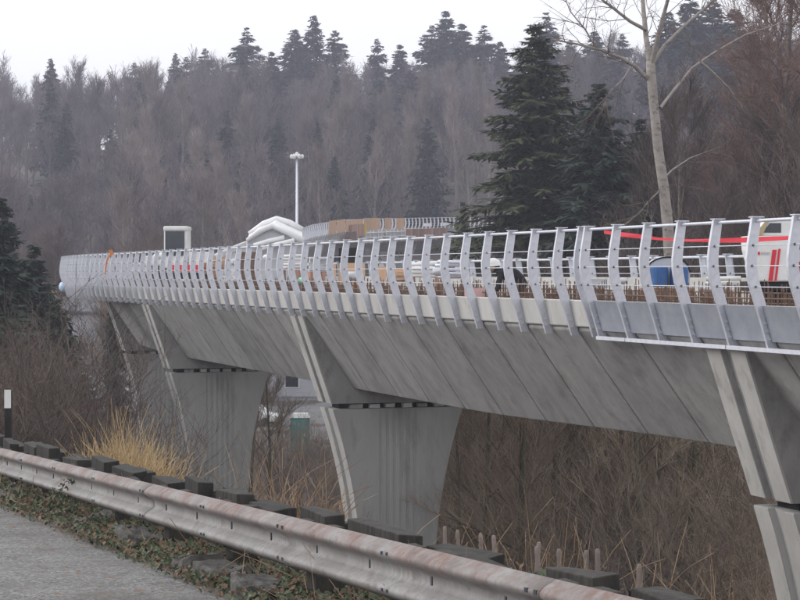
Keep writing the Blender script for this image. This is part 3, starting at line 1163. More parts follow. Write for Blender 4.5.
# --- nearer bare trees and thickets
NEARB = [tree_meshes(bare_tree, M['mossy'], M['twig_brown'], 400 + i, 11, spread=.30, first=.15, nl1=17, nl2=7, nl3=8, nl4=5, twig=.0095, l3len=.85, up=.22, r0=.13) for i in range(4)]
NEARG = [tree_meshes(bare_tree, M['bark'], M['twig_dark'], 430 + i, 13, spread=.32, first=.2, nl1=18, nl2=7, nl3=8, nl4=5, twig=.011, l3len=1.0, up=.2, r0=.15) for i in range(3)]
REDT = tree_meshes(bare_tree, M['bark'], M['twig_red'], 460, 20, spread=.22, first=.06, nl1=34, nl2=9, nl3=9, nl4=4, twig=.014, l3len=1.1, up=-.05, r0=.3)
def thicket(seed, n, h, sp, tw):
    rg = random.Random(seed)
    mb = MB()
    for i in range(n):
        a = rg.uniform(0, 6.28)
        p = Vector((math.cos(a), math.sin(a), 0)) * rg.uniform(0, sp * .45)
        d = Vector((rg.uniform(-.35, .35), rg.uniform(-.35, .35), 1)).normalized()
        L = h * rg.uniform(.5, 1.1)
        P = [p]
        bend = Vector((rg.uniform(-1, 1), rg.uniform(-1, 1), -.25)) * rg.uniform(.0, .16)
        for k in range(5):
            d = (d + bend + Vector((rg.uniform(-.1, .1), rg.uniform(-.1, .1), 0))).normalized()
            P.append(P[-1] + d * L / 5)
        mb.tube(P, [tw * 1.7 * (1 - .12 * k) for k in range(6)], 3, cap=False)
        for k in range(16):
            u = rg.uniform(.12, .99) * 5
            ia = int(u)
            q = P[ia].lerp(P[ia + 1], u - ia)
            d2 = (d + Vector((rg.uniform(-1, 1), rg.uniform(-1, 1), rg.uniform(-.4, .8)))).normalized()
            L2 = rg.uniform(.4, 1.2)
            e = q + d2 * L2
            strip(mb, q, e, tw * .8, tw * .5, rg)
            for j in range(3):
                q3 = q.lerp(e, rg.uniform(.2, .95))
                d3 = (d2 + Vector((rg.uniform(-1, 1), rg.uniform(-1, 1), rg.uniform(-.6, .7)))).normalized()
                strip(mb, q3, q3 + d3 * rg.uniform(.15, .5), tw * .55, tw * .3, rg)
    return mb
SHB = [thicket(500 + i, 34, 4.2, 4.0, .0075).mesh('shrub', M['twig_brown']) for i in range(4)]
SHR = [thicket(520 + i, 30, 3.2, 3.4, .0075).mesh('shrub', M['twig_red']) for i in range(2)]
SHG = [thicket(530 + i, 32, 3.6, 3.6, .0075).mesh('shrub', M['twig_pale']) for i in range(2)]
SHL = [thicket(540 + i, 34, 4.2, 4.0, .0075).mesh('shrub', M['twig_dark']) for i in range(3)]
rs = random.Random(9)
def under(x, y):       # is the plan point under or on the bridge
    for i in range(-90, 60, 2):
        pp, h, z = path(i)
        dx, dy = x - pp.x, y - pp.y
        w = dx * math.cos(h) + dy * math.sin(h)
        t = -dx * math.sin(h) + dy * math.cos(h)
        if abs(t) < 1.6 and -.8 < w < W + .8:
            return True
    return False
# the bank behind the bridge: trees seen under the girder and above the deck
cnt = 0
tries = 0
placed = []
while cnt < 74 and tries < 4000:
    tries += 1
    px, d = rs.uniform(440, 860), rs.uniform(52, 128)
    x = (px - 400) / F * d
    if under(x, d) or any((x - a) ** 2 + (d - b) ** 2 < 5.2 for a, b in placed):
        continue
    if gdist(x, d) < 7:
        continue
    if d < 62 and px > 620 and rs.random() < .5:
        continue
    placed.append((x, d))
    cnt += 1
    lim = rs.uniform(.7, 1.05) if px > 620 else rs.uniform(.5, .72)
    ms = rs.choice(NEARB if d < 72 else NEARG)
    gz = ground_z(x, d)
    if d < 82:
        lim = min(lim, (-.9 - gz) / 11.5)
    elif px < 645:
        lim = min(lim, (1.0 - gz) / 13.5)
    plant_tree('bare_tree', ms, x, d, 'bare brown tree in the thicket on the bank behind the bridge', 'tree', 'bare trees on the bank behind the bridge', sc=lim)
def scatter(n, rect, meshes, label, group, seed, md=1.5, sc=(.8, 1.2), top=None):
    rg = random.Random(seed)
    pl = []
    t = 0
    while len(pl) < n and t < n * 50:
        t += 1
        px, d = rg.uniform(rect[0], rect[1]), rg.uniform(rect[2], rect[3])
        x = (px - 400) / F * d
        if gdist(x, d) < 2.2 or under(x, d) or any((x - a) ** 2 + (d - b) ** 2 < md * md for a, b in pl):
            continue
        k = rg.uniform(*sc)
        if top:
            k = min(k, ((274 - top(px)) / F * d - ground_z(x, d)) / 4.3)
            if k < .25:
                continue
        pl.append((x, d))
        o = inst('shrub', rg.choice(meshes), (x, d, ground_z(x, d) - .1), rg.uniform(0, 6.28), k)
        tag(o, label, 'shrub', group)
scatter(120, (430, 840, 42, 100), SHB + SHB + SHG, 'tangled brown leafless shrub in the thicket beneath the guideway', 'brown shrubs beneath the guideway', 61, md=1.5, sc=(.8, 1.35))
scatter(60, (-40, 150, 34, 70), SHL + SHL + SHB[:1] + SHR[:1], 'leafless dark brown shrub on the bank left of the piers', 'shrubs left of the piers', 62, md=1.4, sc=(.6, .95), top=lambda px: 300 if px < 50 else 300 + (px - 50) * 1.1)
scatter(16, (235, 345, 62, 112), SHG + SHB, 'grey leafless shrub in the gap between the two middle piers', 'shrubs between the piers', 63, md=2.0, sc=(.5, .85))
for px, d, sc in ((487, 60, .68), (521, 57, .74), (556, 63, .68), (601, 60, .74), (618, 56, .66), (690, 55, .76), (712, 60, .7), (655, 66, .72)):
    x = (px - 400) / F * d
    plant_tree('bare_tree', rs.choice(NEARB), x, d, 'mossy trunked bare tree standing clear of the thicket beneath the guideway', 'tree', 'mossy trees beneath the guideway', sc=sc)
# taller bare trees on the left, behind the evergreens and the bend
rg = random.Random(81)
for i in range(30):
    px, d = rg.uniform(-20, 195), rg.uniform(140, 190)
    if 58 < px < 112:
        px += 60
    x = (px - 400) / F * d
    plant_tree('bare_tree', rg.choice(NEARG), x, d, 'bare brown tree on the flat behind the bridge bend', 'tree', 'bare trees behind the bend', sc=rg.uniform(.7, 1.05))
for px, d, sc in ((20, 96, .8), (48, 120, .85), (112, 150, .9), (268, 84, .55), (252, 92, .6), (-10, 90, .8)):
    x = (px - 400) / F * d
    plant_tree('bare_tree', rg.choice(NEARB), x, d, 'thin mossy bare tree standing near the tall piers', 'tree', 'mossy trees near the piers', sc=sc)
by_top('bare_tree', REDT, 20, 790, -60, 92, 'dense reddish brown twiggy tree behind the red and white machine', 'tree', wide=.95)
by_top('bare_tree', REDT, 20, 842, -30, 88, 'second dense reddish brown twiggy tree beyond the first', 'tree', wide=.9)
by_top('bare_tree', REDT, 20, 764, -25, 104, 'reddish brown twiggy tree set back behind the two dense ones', 'tree', wide=1.0)

# ------------------------------------------------------------------ dry grass and undergrowth
def grass_clump(name, pts, h, n, m, label, cat='grass', lean=.35, w=.006):
    rg = random.Random(len(pts) * 31 + n)
    mb = MB()
    c = sum((p for p in pts), Vector((0, 0, 0))) / len(pts)
    for i in range(n):
        b = rg.choice(pts) + Vector((rg.gauss(0, .22), rg.gauss(0, .22), 0))
        b.z = ground_z(b.x, b.y) - .05 if b.z > -90 else b.z
        L = h * rg.uniform(.45, 1.1)
        a = rg.uniform(0, 6.28)
        le = rg.uniform(.05, lean)
        P = [b]
        d = Vector((math.cos(a) * le * .5, math.sin(a) * le * .5, 1)).normalized()
        for k in range(4):
            d = (d + Vector((math.cos(a), math.sin(a), -.25)) * le * .5).normalized()
            P.append(P[-1] + d * L / 4)
        for k in range(4):
            strip(mb, P[k], P[k + 1], w * (1 - .2 * k), w * (1 - .2 * (k + 1)) + .0008, rg)
    mb.v = [tuple(Vector(v) - c) for v in mb.v]
    o = mb.build(name, m)
    o.location = c
    return tag(o, label, cat, kind='stuff')
def line(px0, px1, d0, d1, n):
    out = []
    for i in range(n):
        t = i / max(1, n - 1)
        px, d = px0 + (px1 - px0) * t, d0 + (d1 - d0) * t
        x = (px - 400) / F * d
        out.append(Vector((x, d, ground_z(x, d))))
    return out
grass_clump('dry_grass', line(112, 166, 25.5, 24, 8), .80, 800, M['straw'], 'clump of tall straw-coloured dry grass in front of the tall pier', lean=.5)
grass_clump('dry_grass', line(131, 139, 26, 25.7, 3), 1.2, 160, M['straw'], 'taller straw-coloured tuft at the edge of the dry grass clump', lean=.3)
grass_clump('dry_grass', line(262, 325, 18.9, 17.6, 8), .95, 170, M['rush'], 'tawny dry stems behind the crib wall before the fluted pier', lean=.7)
grass_clump('dry_grass', line(455, 720, 13.9, 11.6, 26), .8, 100, M['rush'], 'sparse tawny stems behind the stakes and the crib wall', lean=.6, w=.004)

# ivy and leaf litter along the foot of the guardrail
def ground_cover():
    rg = random.Random(44)
    iv, li = MB(), MB()
    c = gp(8, .1, -.5)
    for i in range(34000):
        s = rg.uniform(-1, 26)
        dens = .5 + .5 * noise.noise(Vector((s * .55, 2.2, 0)))
        g = rg.triangular(-.48, .8, .05)
        lump = max(0, noise.noise(Vector((s * 1.1, g * 1.6, 7.7))))
        if rg.random() > .35 + dens:
            continue
        p = G0 + GD * s + GN * g
        z = road_z(p.x, p.y) + rg.uniform(0, .07) + lump * .5 * rg.random() * smooth(-.45, -.1, g)
        q = Vector((p.x, p.y, z))
        ivy = rg.random() < .58
        sz = rg.uniform(.012, .032) if ivy else rg.uniform(.010, .026)
        n = Vector((rg.uniform(-.9, .9), rg.uniform(-1.2, .5), rg.uniform(.25, 1))).normalized()
        a = n.cross(Vector((rg.uniform(-1, 1), rg.uniform(-1, 1), .1))).normalized()
        b = n.cross(a)
        (iv if ivy else li).add([q - a * sz - c, q - b * sz * .75 + n * .3 * sz - c, q + a * sz * 1.15 - c, q + b * sz * .75 + n * .3 * sz - c], [(0, 1, 2), (0, 2, 3)])
    for i in range(900):         # stray leaves and grit out on the asphalt
        s, g = rg.uniform(0, 26), -.35 - abs(rg.gauss(0, .8))
        p = G0 + GD * s + GN * g
        q = Vector((p.x, p.y, road_z(p.x, p.y) + .022))
        sz = rg.uniform(.008, .022)
        a = rg.uniform(0, 6.28)
        u, v = Vector((math.cos(a), math.sin(a), .15)) * sz, Vector((-math.sin(a), math.cos(a), .1)) * sz
        li.add([q - u - c, q - v - c, q + u - c, q + v - c], [(0, 1, 2), (0, 2, 3)])
    o = iv.build('ivy', M['ivy'])
    o.location = c
    tag(o, 'low ivy creeping along the foot of the guardrail', 'ivy', kind='stuff')
    o = li.build('leaf_litter', M['litter'])
    o.location = c
    tag(o, 'brown leaf litter strewn through the ivy below the guardrail', 'leaf litter', kind='stuff')
    tw = MB()
    for i in range(420):
        s, g = rg.uniform(0, 25), rg.uniform(-.3, .7)
        p = G0 + GD * s + GN * g
        q = Vector((p.x, p.y, road_z(p.x, p.y) + .02)) - c
        d = Vector((rg.uniform(-1, 1), rg.uniform(-1, 1), rg.uniform(0, .8))).normalized()
        strip(tw, q, q + d * rg.uniform(.15, .5), .004, .002, rg)
    o = tw.build('dead_twigs', M['rush'])
    o.location = c
    tag(o, 'dead twigs lying through the ivy below the guardrail', 'twigs', kind='stuff')
ground_cover()
# broken asphalt berm pieces
def slab(px, py, size, rz, label, h=.16):
    size = (size[0] * .75, size[1] * .7)
    h *= .75
    t = (py - 274) / F - .047
    d = 1.44 / t
    x = (px - 400) / F * d
    rg = random.Random(px)
    mb = MB()
    n, m_ = 22, 9
    rings = []
    for k in range(m_ + 1):
        v = k / m_
        ring = []
        for i in range(n):
            a = 2 * math.pi * i / n
            sq = 1 / max(abs(math.cos(a)), abs(math.sin(a))) ** .6
            if v < .45:
                r, z = 1.06 - .12 * v, -.06 + (h + .06) * v / .45
            else:
                r, z = (1 - (v - .45) / .55) * .96 + .01, h
            ex, ey = math.cos(a) * size[0] / 2 * r * sq, math.sin(a) * size[1] / 2 * r * sq
            nn = noise.noise(Vector((ex * 3 + px, ey * 3, z * 3))) * .07 + noise.noise(Vector((ex * 11 + px, ey * 11, z * 9))) * .035
            ring.append((ex * (1 + nn * 1.5), ey * (1 + nn * 1.5), z + nn * (1.0 if v > .3 else .2)))
        rings.append(ring)
    mb.loft(rings)
    o = mb.build('asphalt_slab', M['slab'])
    o.location = (x, d, road_z(x, d))
    o.rotation_euler = (rg.uniform(-.08, .08), rg.uniform(-.08, .08), rz)
    tag(o, label, 'slab')
slab(14, 500, (1.9, .5), gang, 'long pale broken asphalt lump at the far road edge', .11)
slab(88, 527, (.55, .4), .4, 'small rounded asphalt lump among the ivy by the guardrail', .10)
slab(140, 545, (.8, .5), gang, 'grey asphalt lump sunk in the ivy below the guardrail', .11)
slab(196, 572, (.55, .45), gang, 'cracked asphalt berm piece beside the pale strip of road', .14)
slab(226, 580, (.5, .5), gang + .3, 'tilted asphalt berm piece between its two cracked neighbours', .13)
slab(256, 596, (.55, .45), gang - .2, 'asphalt berm piece nearest the guardrail timber post', .13)
slab(330, 640, (.7, .5), gang - .2, 'asphalt berm piece at the guardrail beyond the cracked pieces', .12)

# ------------------------------------------------------------------ things on the deck
def deck_z(s, w):
    return -1.0 - SUP * w + lerp_tab(ZS, s)
# deck surface with track plinth and rusty dowels
for a, b in ((st(17), 50),):
    mb = MB()
    n = 60
    for w0, w1, h0 in ((1.0, 1.9, .30),):
        rows = []
        for i in range(n + 1):
            s = a + (b - a) * i / n
            rows.append([bp(s, w, -1.0 - SUP * w + z) for w, z in ((w0, -.03), (w0, h0), (w1, h0), (w1, -.03))])
        mb.loft(rows)
    bchild(mb, 'track_plinth', M['concrete'])
    mb = MB()
    rg = random.Random(4)
    s = a
    while s < st(90):
        for w in (.75, .95, 1.12, 1.75):
            p0 = bp(s + rg.uniform(-.03, .03), w + rg.uniform(-.02, .02), -1.0 - SUP * w)
            hh = (rg.uniform(.56, .80) if w < 1 else rg.uniform(.75, 1.0)) * rg.choice((1, 1, 1, .8))
            lean = Vector((rg.uniform(-.03, .03), rg.uniform(-.03, .03), hh))
            mb.tube([p0, p0 + lean], .0095, 3, cap=False)
        s += .062
    for w, z in ((.72, .5), (.72, .66), (1.1, .6), (1.78, .8)):
        mb.tube([bp(a + (st(90) - a) * i / 40, w, -1.0 - SUP * w + z) for i in range(41)], .013, 4)
    o = bchild(mb, 'rebar', M['rust'])
    o['kind'] = 'stuff'

def on_deck(name, s, w, label, cat, group=None, turn=0., dz=0.):
    pp, h, zp = path(s)
    q = bp(s, w, -1.0 - SUP * w + dz)
    e = empty(name, q, math.pi / 2 + h + turn)     # local x along the deck (away), y to the outer left
    return tag(e, label, cat, group)
def sw(px, d):
    """station and inset on the straight for a photo column and distance"""
    x = (px - 400) / F * d
    o, h, z = path(0)
    dx, dy = x - o.x, d - o.y
    return -dx * math.sin(h) + dy * math.cos(h), dx * math.cos(h) + dy * math.sin(h)

# red and white machine at the right edge
def machine():
    s, w = sw(778, 39)
    e = on_deck('work_machine', s, w, 'white work machine with red stripes and tan cab window trim on the deck', 'machine', turn=-math.pi / 2 - .3216)
    # now local x is to the right in the view, y away; base on the deck
    zb = deck_z(s, w)
    def q(px, py, yy=0.):
        return ((px - 778) / F * 39, yy, (274 - py) / F * 39 - zb)
    def slabp(pts, y0, y1, name, m, bev=.02, parent=e):
        mb = MB()
        mb.loft([[q(a, b, y0) for a, b in pts], [q(a, b, y1) for a, b in pts]])
        return mb.build(name, m, parent, bevel=bev)
    body = slabp([(747, 236), (748, 250), (752, 264), (757, 281), (787, 281), (791, 236)], -.35, .75, 'body', M['white'])
    slabp([(754, 236), (764, 222), (770, 219.5), (830, 219), (836, 224), (838, 236)], -.30, .7, 'cab', M['white'])
    slabp([(752, 234), (762, 222), (766, 221), (759, 236)], -.345, -.28, 'window_trim', M['tan'], .0)
    slabp([(759, 233), (767, 223.5), (778, 223.5), (778, 233)], -.31, -.27, 'window', M['glass'], .0, e)
    slabp([(769, 250), (773, 250), (769, 281), (765, 281)], -.375, -.34, 'stripe', M['red'], .0)
    slabp([(775, 249), (777, 249), (773, 281), (771, 281)], -.375, -.34, 'stripe', M['red'], .0)
    slabp([(746, 281.5), (846, 281.5), (846, 291), (746, 291)], -.3, .7, 'chassis', M['black'])
    slabp([(788, 240), (846, 240), (846, 281), (788, 281)], -.18, .68, 'engine', M['black'])
    slabp([(791, 262), (810, 262), (812, 272), (800, 281), (789, 281)], -.30, -.19, 'red_guard', M['red'])
    mb = MB()
    mb.tube([q(789, 275, -.33), q(797, 262, -.33), q(820, 258, -.33)], .035, 8)
    mb.build('hydraulic_pipe', M['red'], e, smooth=True)
    mb = MB()
    mb.tube([q(797, 250, -.3), q(797, 262, -.3)], .10, 12)
    mb.build('filter', M['grey_tarp'], e)
    slabp([(754.5, 252), (756.5, 252), (756.5, 255), (754.5, 255)], -.365, -.345, 'mark', M['red'], .0)
    for k in range(6):
        a = 757.6 + k * 1.5
        slabp([(a, 252.2), (a + 1.0, 252.2), (a + 1.0, 254.8), (a, 254.8)], -.362, -.345, 'mark', M['grey_tarp'], .0)
    # lifting arm on the roof
    mb = MB()
    mb.tube([q(794, 222, -.34), q(797, 230, -.34)], .02, 6)
    mb.build('lever', M['black'], e)
    for px in (756, 836):
        for y in (-.32, .6):
            mb = MB()
            c = Vector(q(px, 0, y))
            rr = .30
            mb.tube([(c.x, y, rr), (c.x, y + .22, rr)], rr, 18)
            wh = mb.build('wheel', M['black'], e)
            mb = MB()
            mb.tube([(c.x, y - .012, rr), (c.x, y - .001, rr)], .16, 14)
            mb.build('rim', M['white'], wh)
    mb = MB()
    mb.box(q(796, 0, .2)[:2] + ((274 - 291) / F * 39 / 2 - zb / 2 - .0,), (1.5, .6, ((274 - 291) / F * 39 - zb) * 1.0))
    mb.build('undercarriage', M['black'], e)
machine()

# blue tank under a rounded cover
def tank():
    s, w = sw(668, 38)
    e = on_deck('site_tank', s, w, 'blue plastic drum pair under a rounded pale cover on the deck', 'tank', turn=-math.pi / 2 - .3216)
    zb = deck_z(s, w)
    z0, z1 = (274 - 287) / F * 38 - zb, (274 - 257) / F * 38 - zb
    mb = MB()
    arch = [(-.41, z0), (-.42, z0 + .28)] + [(.40 * -math.cos(math.pi * i / 10), z0 + .32 + (z1 - z0 - .32) * math.sin(math.pi * i / 10)) for i in range(11)] + [(.42, z0 + .28), (.41, z0)]
    mb.loft([[(x, -.02, z) for x, z in arch], [(x, .6, z) for x, z in arch]])
    cov = mb.build('cover', M['grey_tarp'], e, bevel=.02)
    mb = MB()
    mb.tube([(x * 1.01, -.03, z) for x, z in arch[1:-1]], .016, 6)
    mb.build('rim', M['black'], cov)
    for x in (-.19, .19):
        mb = MB()
        mb.tube([(x, -.16, z0), (x, -.16, z0 + .03), (x, -.16, z0 + .36), (x, -.16, z0 + .39)], [.15, .17, .17, .15], 16)
        mb.build('drum', M['blue'], e, smooth=False)
    mb = MB()
    mb.box((0, .15, z0 / 2 - .01), (.95, .8, z0 - .02))
    mb.build('stand', M['formwork'], e)
tank()

# red ribbon strung along the inside of the railing
mb = MB()
pts = [(604, 232, 39), (622, 234.5, 38.2), (640, 236.5, 37.4), (660, 239, 36.4), (690, 240.5, 35.0), (720, 240.5, 33.8), (745, 240, 32.8), (775, 238.5, 31.7), (806, 237, 30.6), (850, 234, 29)]
rows = []
for i, (px, py, d) in enumerate(pts):
    wv = .016 * math.sin(i * 2.1)
    wv2 = .032 + .012 * math.sin(i * 1.3)
    a = at(px, d + .35, py=py)
    rows.append([a + Vector((0, wv, wv2)), a + Vector((0, wv + .004, wv2)), a + Vector((.004, -wv + .004, -wv2)), a + Vector((0, -wv, -wv2))])
mb.loft(rows)
o = mb.build('warning_ribbon', M['red'])
tag(o, 'red plastic warning ribbon strung along the railing past the machine', 'ribbon')

# worker bending over, white helmet
def worker():
    s, w = sw(512, 43.2)
    zb = deck_z(s, w)
    base = at(512, 43.2, z=zb)
    e = empty('person', base)
    tag(e, 'person in black with a white hard hat bending forward on the deck', 'person')
    V, E_, RAD = [], [], []
    def add(p, r, par=None):
        V.append(p)
        RAD.append(r * (1.22 if r > .1 else 1.1 if r > .03 else 1))
        if par is not None:
            E_.append((par, len(V) - 1))
        return len(V) - 1
    # x to the right in the view, y away, z up from the deck
    pel = add((.22, 0, .98), .15)
    sp1 = add((.08, 0, 1.06), .145, pel)
    sp2 = add((-.10, 0, 1.10), .155, sp1)
    ch = add((-.25, -.01, 1.11), .14, sp2)
    nk = add((-.33, -.02, 1.16), .06, ch)
    hd = add((-.37, -.02, 1.22), .085, nk)
    add((-.40, -.02, 1.28), .08, hd)
    for sy in (-1, 1):
        hip = add((.24, sy * .11, .88), .095, pel)
        kn = add((.12 + .05 * sy, sy * .13, .50), .068, hip)
        an = add((.22 + .08 * sy, sy * .13, .09), .045, kn)
        add((.08 + .08 * sy, sy * .14, .04), .04, an)
        sh = add((-.24, sy * .19, 1.08), .062, ch)
        el = add((-.30, sy * .23, .80), .046, sh)
        wr = add((-.42, sy * .16, .58), .032, el)
        pm = add((-.46, sy * .14, .52), .034, wr)
        for k in range(4):
            a = add((-.50 - .008 * k, sy * (.105 + .022 * k), .47 - .004 * (k % 2)), .009, pm)
            add((-.505 - .006 * k, sy * (.10 + .022 * k), .435 - .008 * (1.5 - abs(k - 1.5))), .008, a)
        a = add((-.455, sy * .09, .49), .010, pm)
        add((-.475, sy * .08, .46), .009, a)
    me = bpy.data.meshes.new('body')
    me.from_pydata(V, E_, [])
    me.materials.append(M['cloth'])
    b = new('body', me, e)
    sk = b.modifiers.new('skin', 'SKIN')
    sl = me.skin_vertices[0].data if me.skin_vertices else None
    if sl is None:
        bpy.context.view_layer.objects.active = b
        me.attributes.new('skin', 'FLOAT', 'POINT') if False else None
    for i, r in enumerate(RAD):
        if me.skin_vertices:
            me.skin_vertices[0].data[i].radius = (r, r)
            me.skin_vertices[0].data[i].use_root = (i == 0)
    ss = b.modifiers.new('subd', 'SUBSURF')
    ss.levels = ss.render_levels = 1
    # face
    mb = MB()
    rings = []
    for i in range(7):
        t = i / 6
        r = .078 * math.sin(math.pi * (.12 + .8 * t)) + .012
        rings.append([(-.43 + .04 * t + r * 1.1 * math.cos(a), -.02 + r * math.sin(a), 1.15 + .16 * t) for a in [2 * math.pi * k / 12 for k in range(12)]])
    mb.loft(rings)
    mb.box((-.525, -.02, 1.215), (.03, .028, .04))
    mb.build('face', M['skin'], e, smooth=True)
    # hard hat with brim and ridge
    mb = MB()
    rings = []
    tilt = Matrix.Rotation(-.10, 3, 'Y')
    for i in range(8):
        t = i / 7
        rx, ry = .165 * math.cos(t * 1.45) , .13 * math.cos(t * 1.45)
        z = .17 * math.sin(t * 1.5)
        rings.append([tilt @ Vector((rx * math.cos(a), ry * math.sin(a), z)) + Vector((-.405, -.02, 1.265)) for a in [2 * math.pi * k / 18 for k in range(18)]])
    br = [tilt @ Vector((-.02 + .19 * math.cos(a), .145 * math.sin(a), -.012)) + Vector((-.405, -.02, 1.265)) for a in [2 * math.pi * k / 18 for k in range(18)]]
    mb.loft([br] + rings)
    mb.build('hard_hat', M['white'], e, smooth=True)
worker()

# white gabled shelter with two thick ribs
def shelter():
    d = 72.0
    s, w = sw(276, d)
    e = on_deck('shelter_tent', s, w, 'white ridged shelter with two thick bent ribs on the deck', 'shelter', turn=-math.pi / 2 - .3216)
    zb = deck_z(s, w)
    def q(px, py, y):
        return Vector(((px - 276) / F * d, y, (274 - py) / F * d - zb))
    ribs = [((247, 233), (262, 223), (275, 218), (288, 222), (301, 229.5), .9, .12), ((249, 241), (262, 231), (274, 226.5), (290, 233), (304, 242), -.9, .13)]
    for a, b2, c, dd, f_, y, r in ribs:
        mb = MB()
        mb.tube([q(*a, y), q(*b2, y), q(*c, y), q(*dd, y), q(*f_, y)], [r * .6, r * .9, r * .9, r, r * 1.05], 10)
        mb.build('rib', M['white_tarp'], e, smooth=True)
    mb = MB()
    A = [q(247, 234, .9), q(275, 219, .9), q(301, 231, .9)]
    Bq = [q(249, 242, -.9), q(274, 227.5, -.9), q(304, 243, -.9)]
    for i in range(2):
        vs = [A[i], A[i + 1], Bq[i + 1], Bq[i]]
        mb.add(vs + [v - Vector((0, 0, .02)) for v in vs], [(0, 1, 2, 3), (7, 6, 5, 4), (0, 4, 5, 1), (1, 5, 6, 2), (2, 6, 7, 3), (3, 7, 4, 0)])
    mb.build('roof_sheet', M['white_tarp'], e)
    mb = MB()
    for (px, y) in ((249, -.9), (303, -.9), (248, .9), (301, .9)):
        t = q(px, 241 if y < 0 else 231, y)
        mb = MB()
        mb.tube([(t.x, t.y, 0), t], .03, 6)
        mb.build('leg', M['galv'], e)
    mb = MB()
    vs = [q(250, 242, -.8), q(274, 229, -.8), q(303, 243, -.8), Vector((q(303, 0, 0).x, -.8, .3)), Vector((q(250, 0, 0).x, -.8, .3))]
    mb.add(vs + [v + Vector((0, .02, 0)) for v in vs], [(0, 1, 2, 3, 4), (9, 8, 7, 6, 5)])
    mb.build('front_sheet', M['grey_tarp'], e)
    for (a0, b0, a1, b1, y) in ((256, 246, 286, 238, -1.0), (262, 250, 296, 241, -1.1)):
        mb = MB()
        mb.tube([q(a0, b0, y), q((a0 + a1) / 2, (b0 + b1) / 2 - .6, y), q(a1, b1, y)], .085, 8)
        mb.build('rolled_flap', M['white_tarp'], e, smooth=True)
shelter()

# small white truck with a red flatbed beyond the shelter
def truck():
    d = 92.0
    p = at(178, d, z=-1.3)
    e = empty('work_truck', p, 0)
    tag(e, 'white cab work truck with red flatbed parked on the deck near the bend', 'truck')
    def q(px, py, y):
        return Vector(((px - 178) / F * d, y, (274 - py) / F * d - p.z))
    def bxp(x0, y0, x1, y1, a, b, name, m, parent=e, bev=.0):
        mb = MB()
        mb.loft([[q(x0, y0, a), q(x1, y0, a), q(x1, y1, a), q(x0, y1, a)], [q(x0, y0, b), q(x1, y0, b), q(x1, y1, b), q(x0, y1, b)]])
        return mb.build(name, m, parent, bevel=bev)
    cab = bxp(165.5, 227.5, 189, 268, -.6, .9, 'cab', M['white'], bev=.05)
    bxp(167, 231.5, 186, 256, -.64, -.59, 'windscreen', M['glass'], cab)
    bxp(165, 226.5, 189.5, 231, -.68, 1.0, 'roof', M['white'], bev=.06)
    bxp(171, 265, 210, 271.5, -.75, .95, 'flatbed', M['red'])
    bxp(152, 272.5, 212, 279, -.7, .9, 'chassis', M['black'])
    bxp(190, 252, 213, 265.5, -.6, .8, 'tool_box', M['white'], bev=.03)
    bxp(146, 256, 164, 265.5, -.6, .8, 'bonnet', M['white'], bev=.05)
    for px in (157, 206):
        for y in (-.75, .75):
            mb = MB()
            c = q(px, 0, 0)
            mb.tube([(c.x, y, .36), (c.x, y + .2, .36)], .36, 16)
            mb.build('wheel', M['black'], e)
truck()

# loose building materials on the deck
def sheet(name, px, py0, py1, wpx, d, m, label, cat, tilt=0., thick=.03, group=None, depth=None):
    s, w = sw(px, d)
    zb = deck_z(s, w)
    p = at(px, d, py=py0)
    zt, z0 = (274 - py0) / F * d, (274 - py1) / F * d
    mb = MB()
    mb.box((0, 0, (zt - zb) / 2), (wpx / F * d, depth or thick, zt - zb))
    o = mb.build(name, m, bevel=.004)
    o.location = (p.x, d, zb)
    o.rotation_euler = (0, tilt, random.uniform(-.25, .25))
    return tag(o, label, cat, group)
sheet('plywood_sheet', 332, 264, 285, 8, 62, M['plywood'], 'narrow orange plywood sheet upright on the deck below the brown boxes', 'plywood')
sheet('plywood_sheet', 376, 266, 285, 11, 56, M['plywood'], 'orange plywood sheet leaning on the deck right of the dark opening', 'plywood', tilt=.12)
sheet('plywood_sheet', 352, 263, 268, 26, 64, M['plywood'], 'long low plywood board lying across the deck clutter', 'plywood')
sheet('rebar_cage', 247, 252, 292, 22, 68, M['rust'], 'rusty brown rebar cage block behind the railing beside the shelter', 'rebar cage', depth=.5)
sheet('opening_shade', 350, 248, 262, 18, 70, M['dark'], 'dark block painting the shaded opening behind the railing below the grey hoarding', 'opening', depth=.8)  # solid dark block imitates the shade inside an opening
sheet('opening_shade', 373, 249, 262, 14, 72, M['house_roof'], 'charcoal block continuing the painted shade of the dark opening behind the railing', 'opening', depth=.8)  # charcoal block carries on the painted shade of that opening
sheet('pink_board', 478, 288, 294, 22, 43.5, M['pinkish'], 'salmon pink board lying on the rebar beside the bending person', 'board', tilt=-.06, depth=.3)
def stack(name, px, d, top, wpx, m, label, cat, n=5, pipe=True, along=False):
    s, w = sw(px, d)
    zb = deck_z(s, w)
    zt = (274 - top) / F * d
    e = empty(name, (at(px, d).x if False else (px - 400) / F * d, d, zb), random.uniform(-.3, .3))
    tag(e, label, cat)
    Lx = wpx / F * d
    base_h = max(.1, zt - zb - .1 * n)
    for sx in (-.35, .35):
        mb = MB()
        mb.box((sx * Lx, 0, base_h / 2), (.09, .5, base_h))
        mb.build('trestle', M['formwork'], e)
    for i in range(n):
        mb = MB()
        z = base_h + .05 + .1 * (i % n) * .95
        y = random.uniform(-.12, .12)
        o_ = random.uniform(-.12, .12)
        if pipe:
            mb.tube([(-Lx / 2 + o_, y, z), (Lx / 2 + o_, y, z + random.uniform(-.03, .03))], .045, 8)
            mb.build('pipe', m, e, smooth=True)
        else:
            mb.box((o_, y, z), (Lx, .2, .085), rot=Matrix.Rotation(random.uniform(-.03, .03), 3, 'Y'))
            mb.build('board', m, e)
    return e
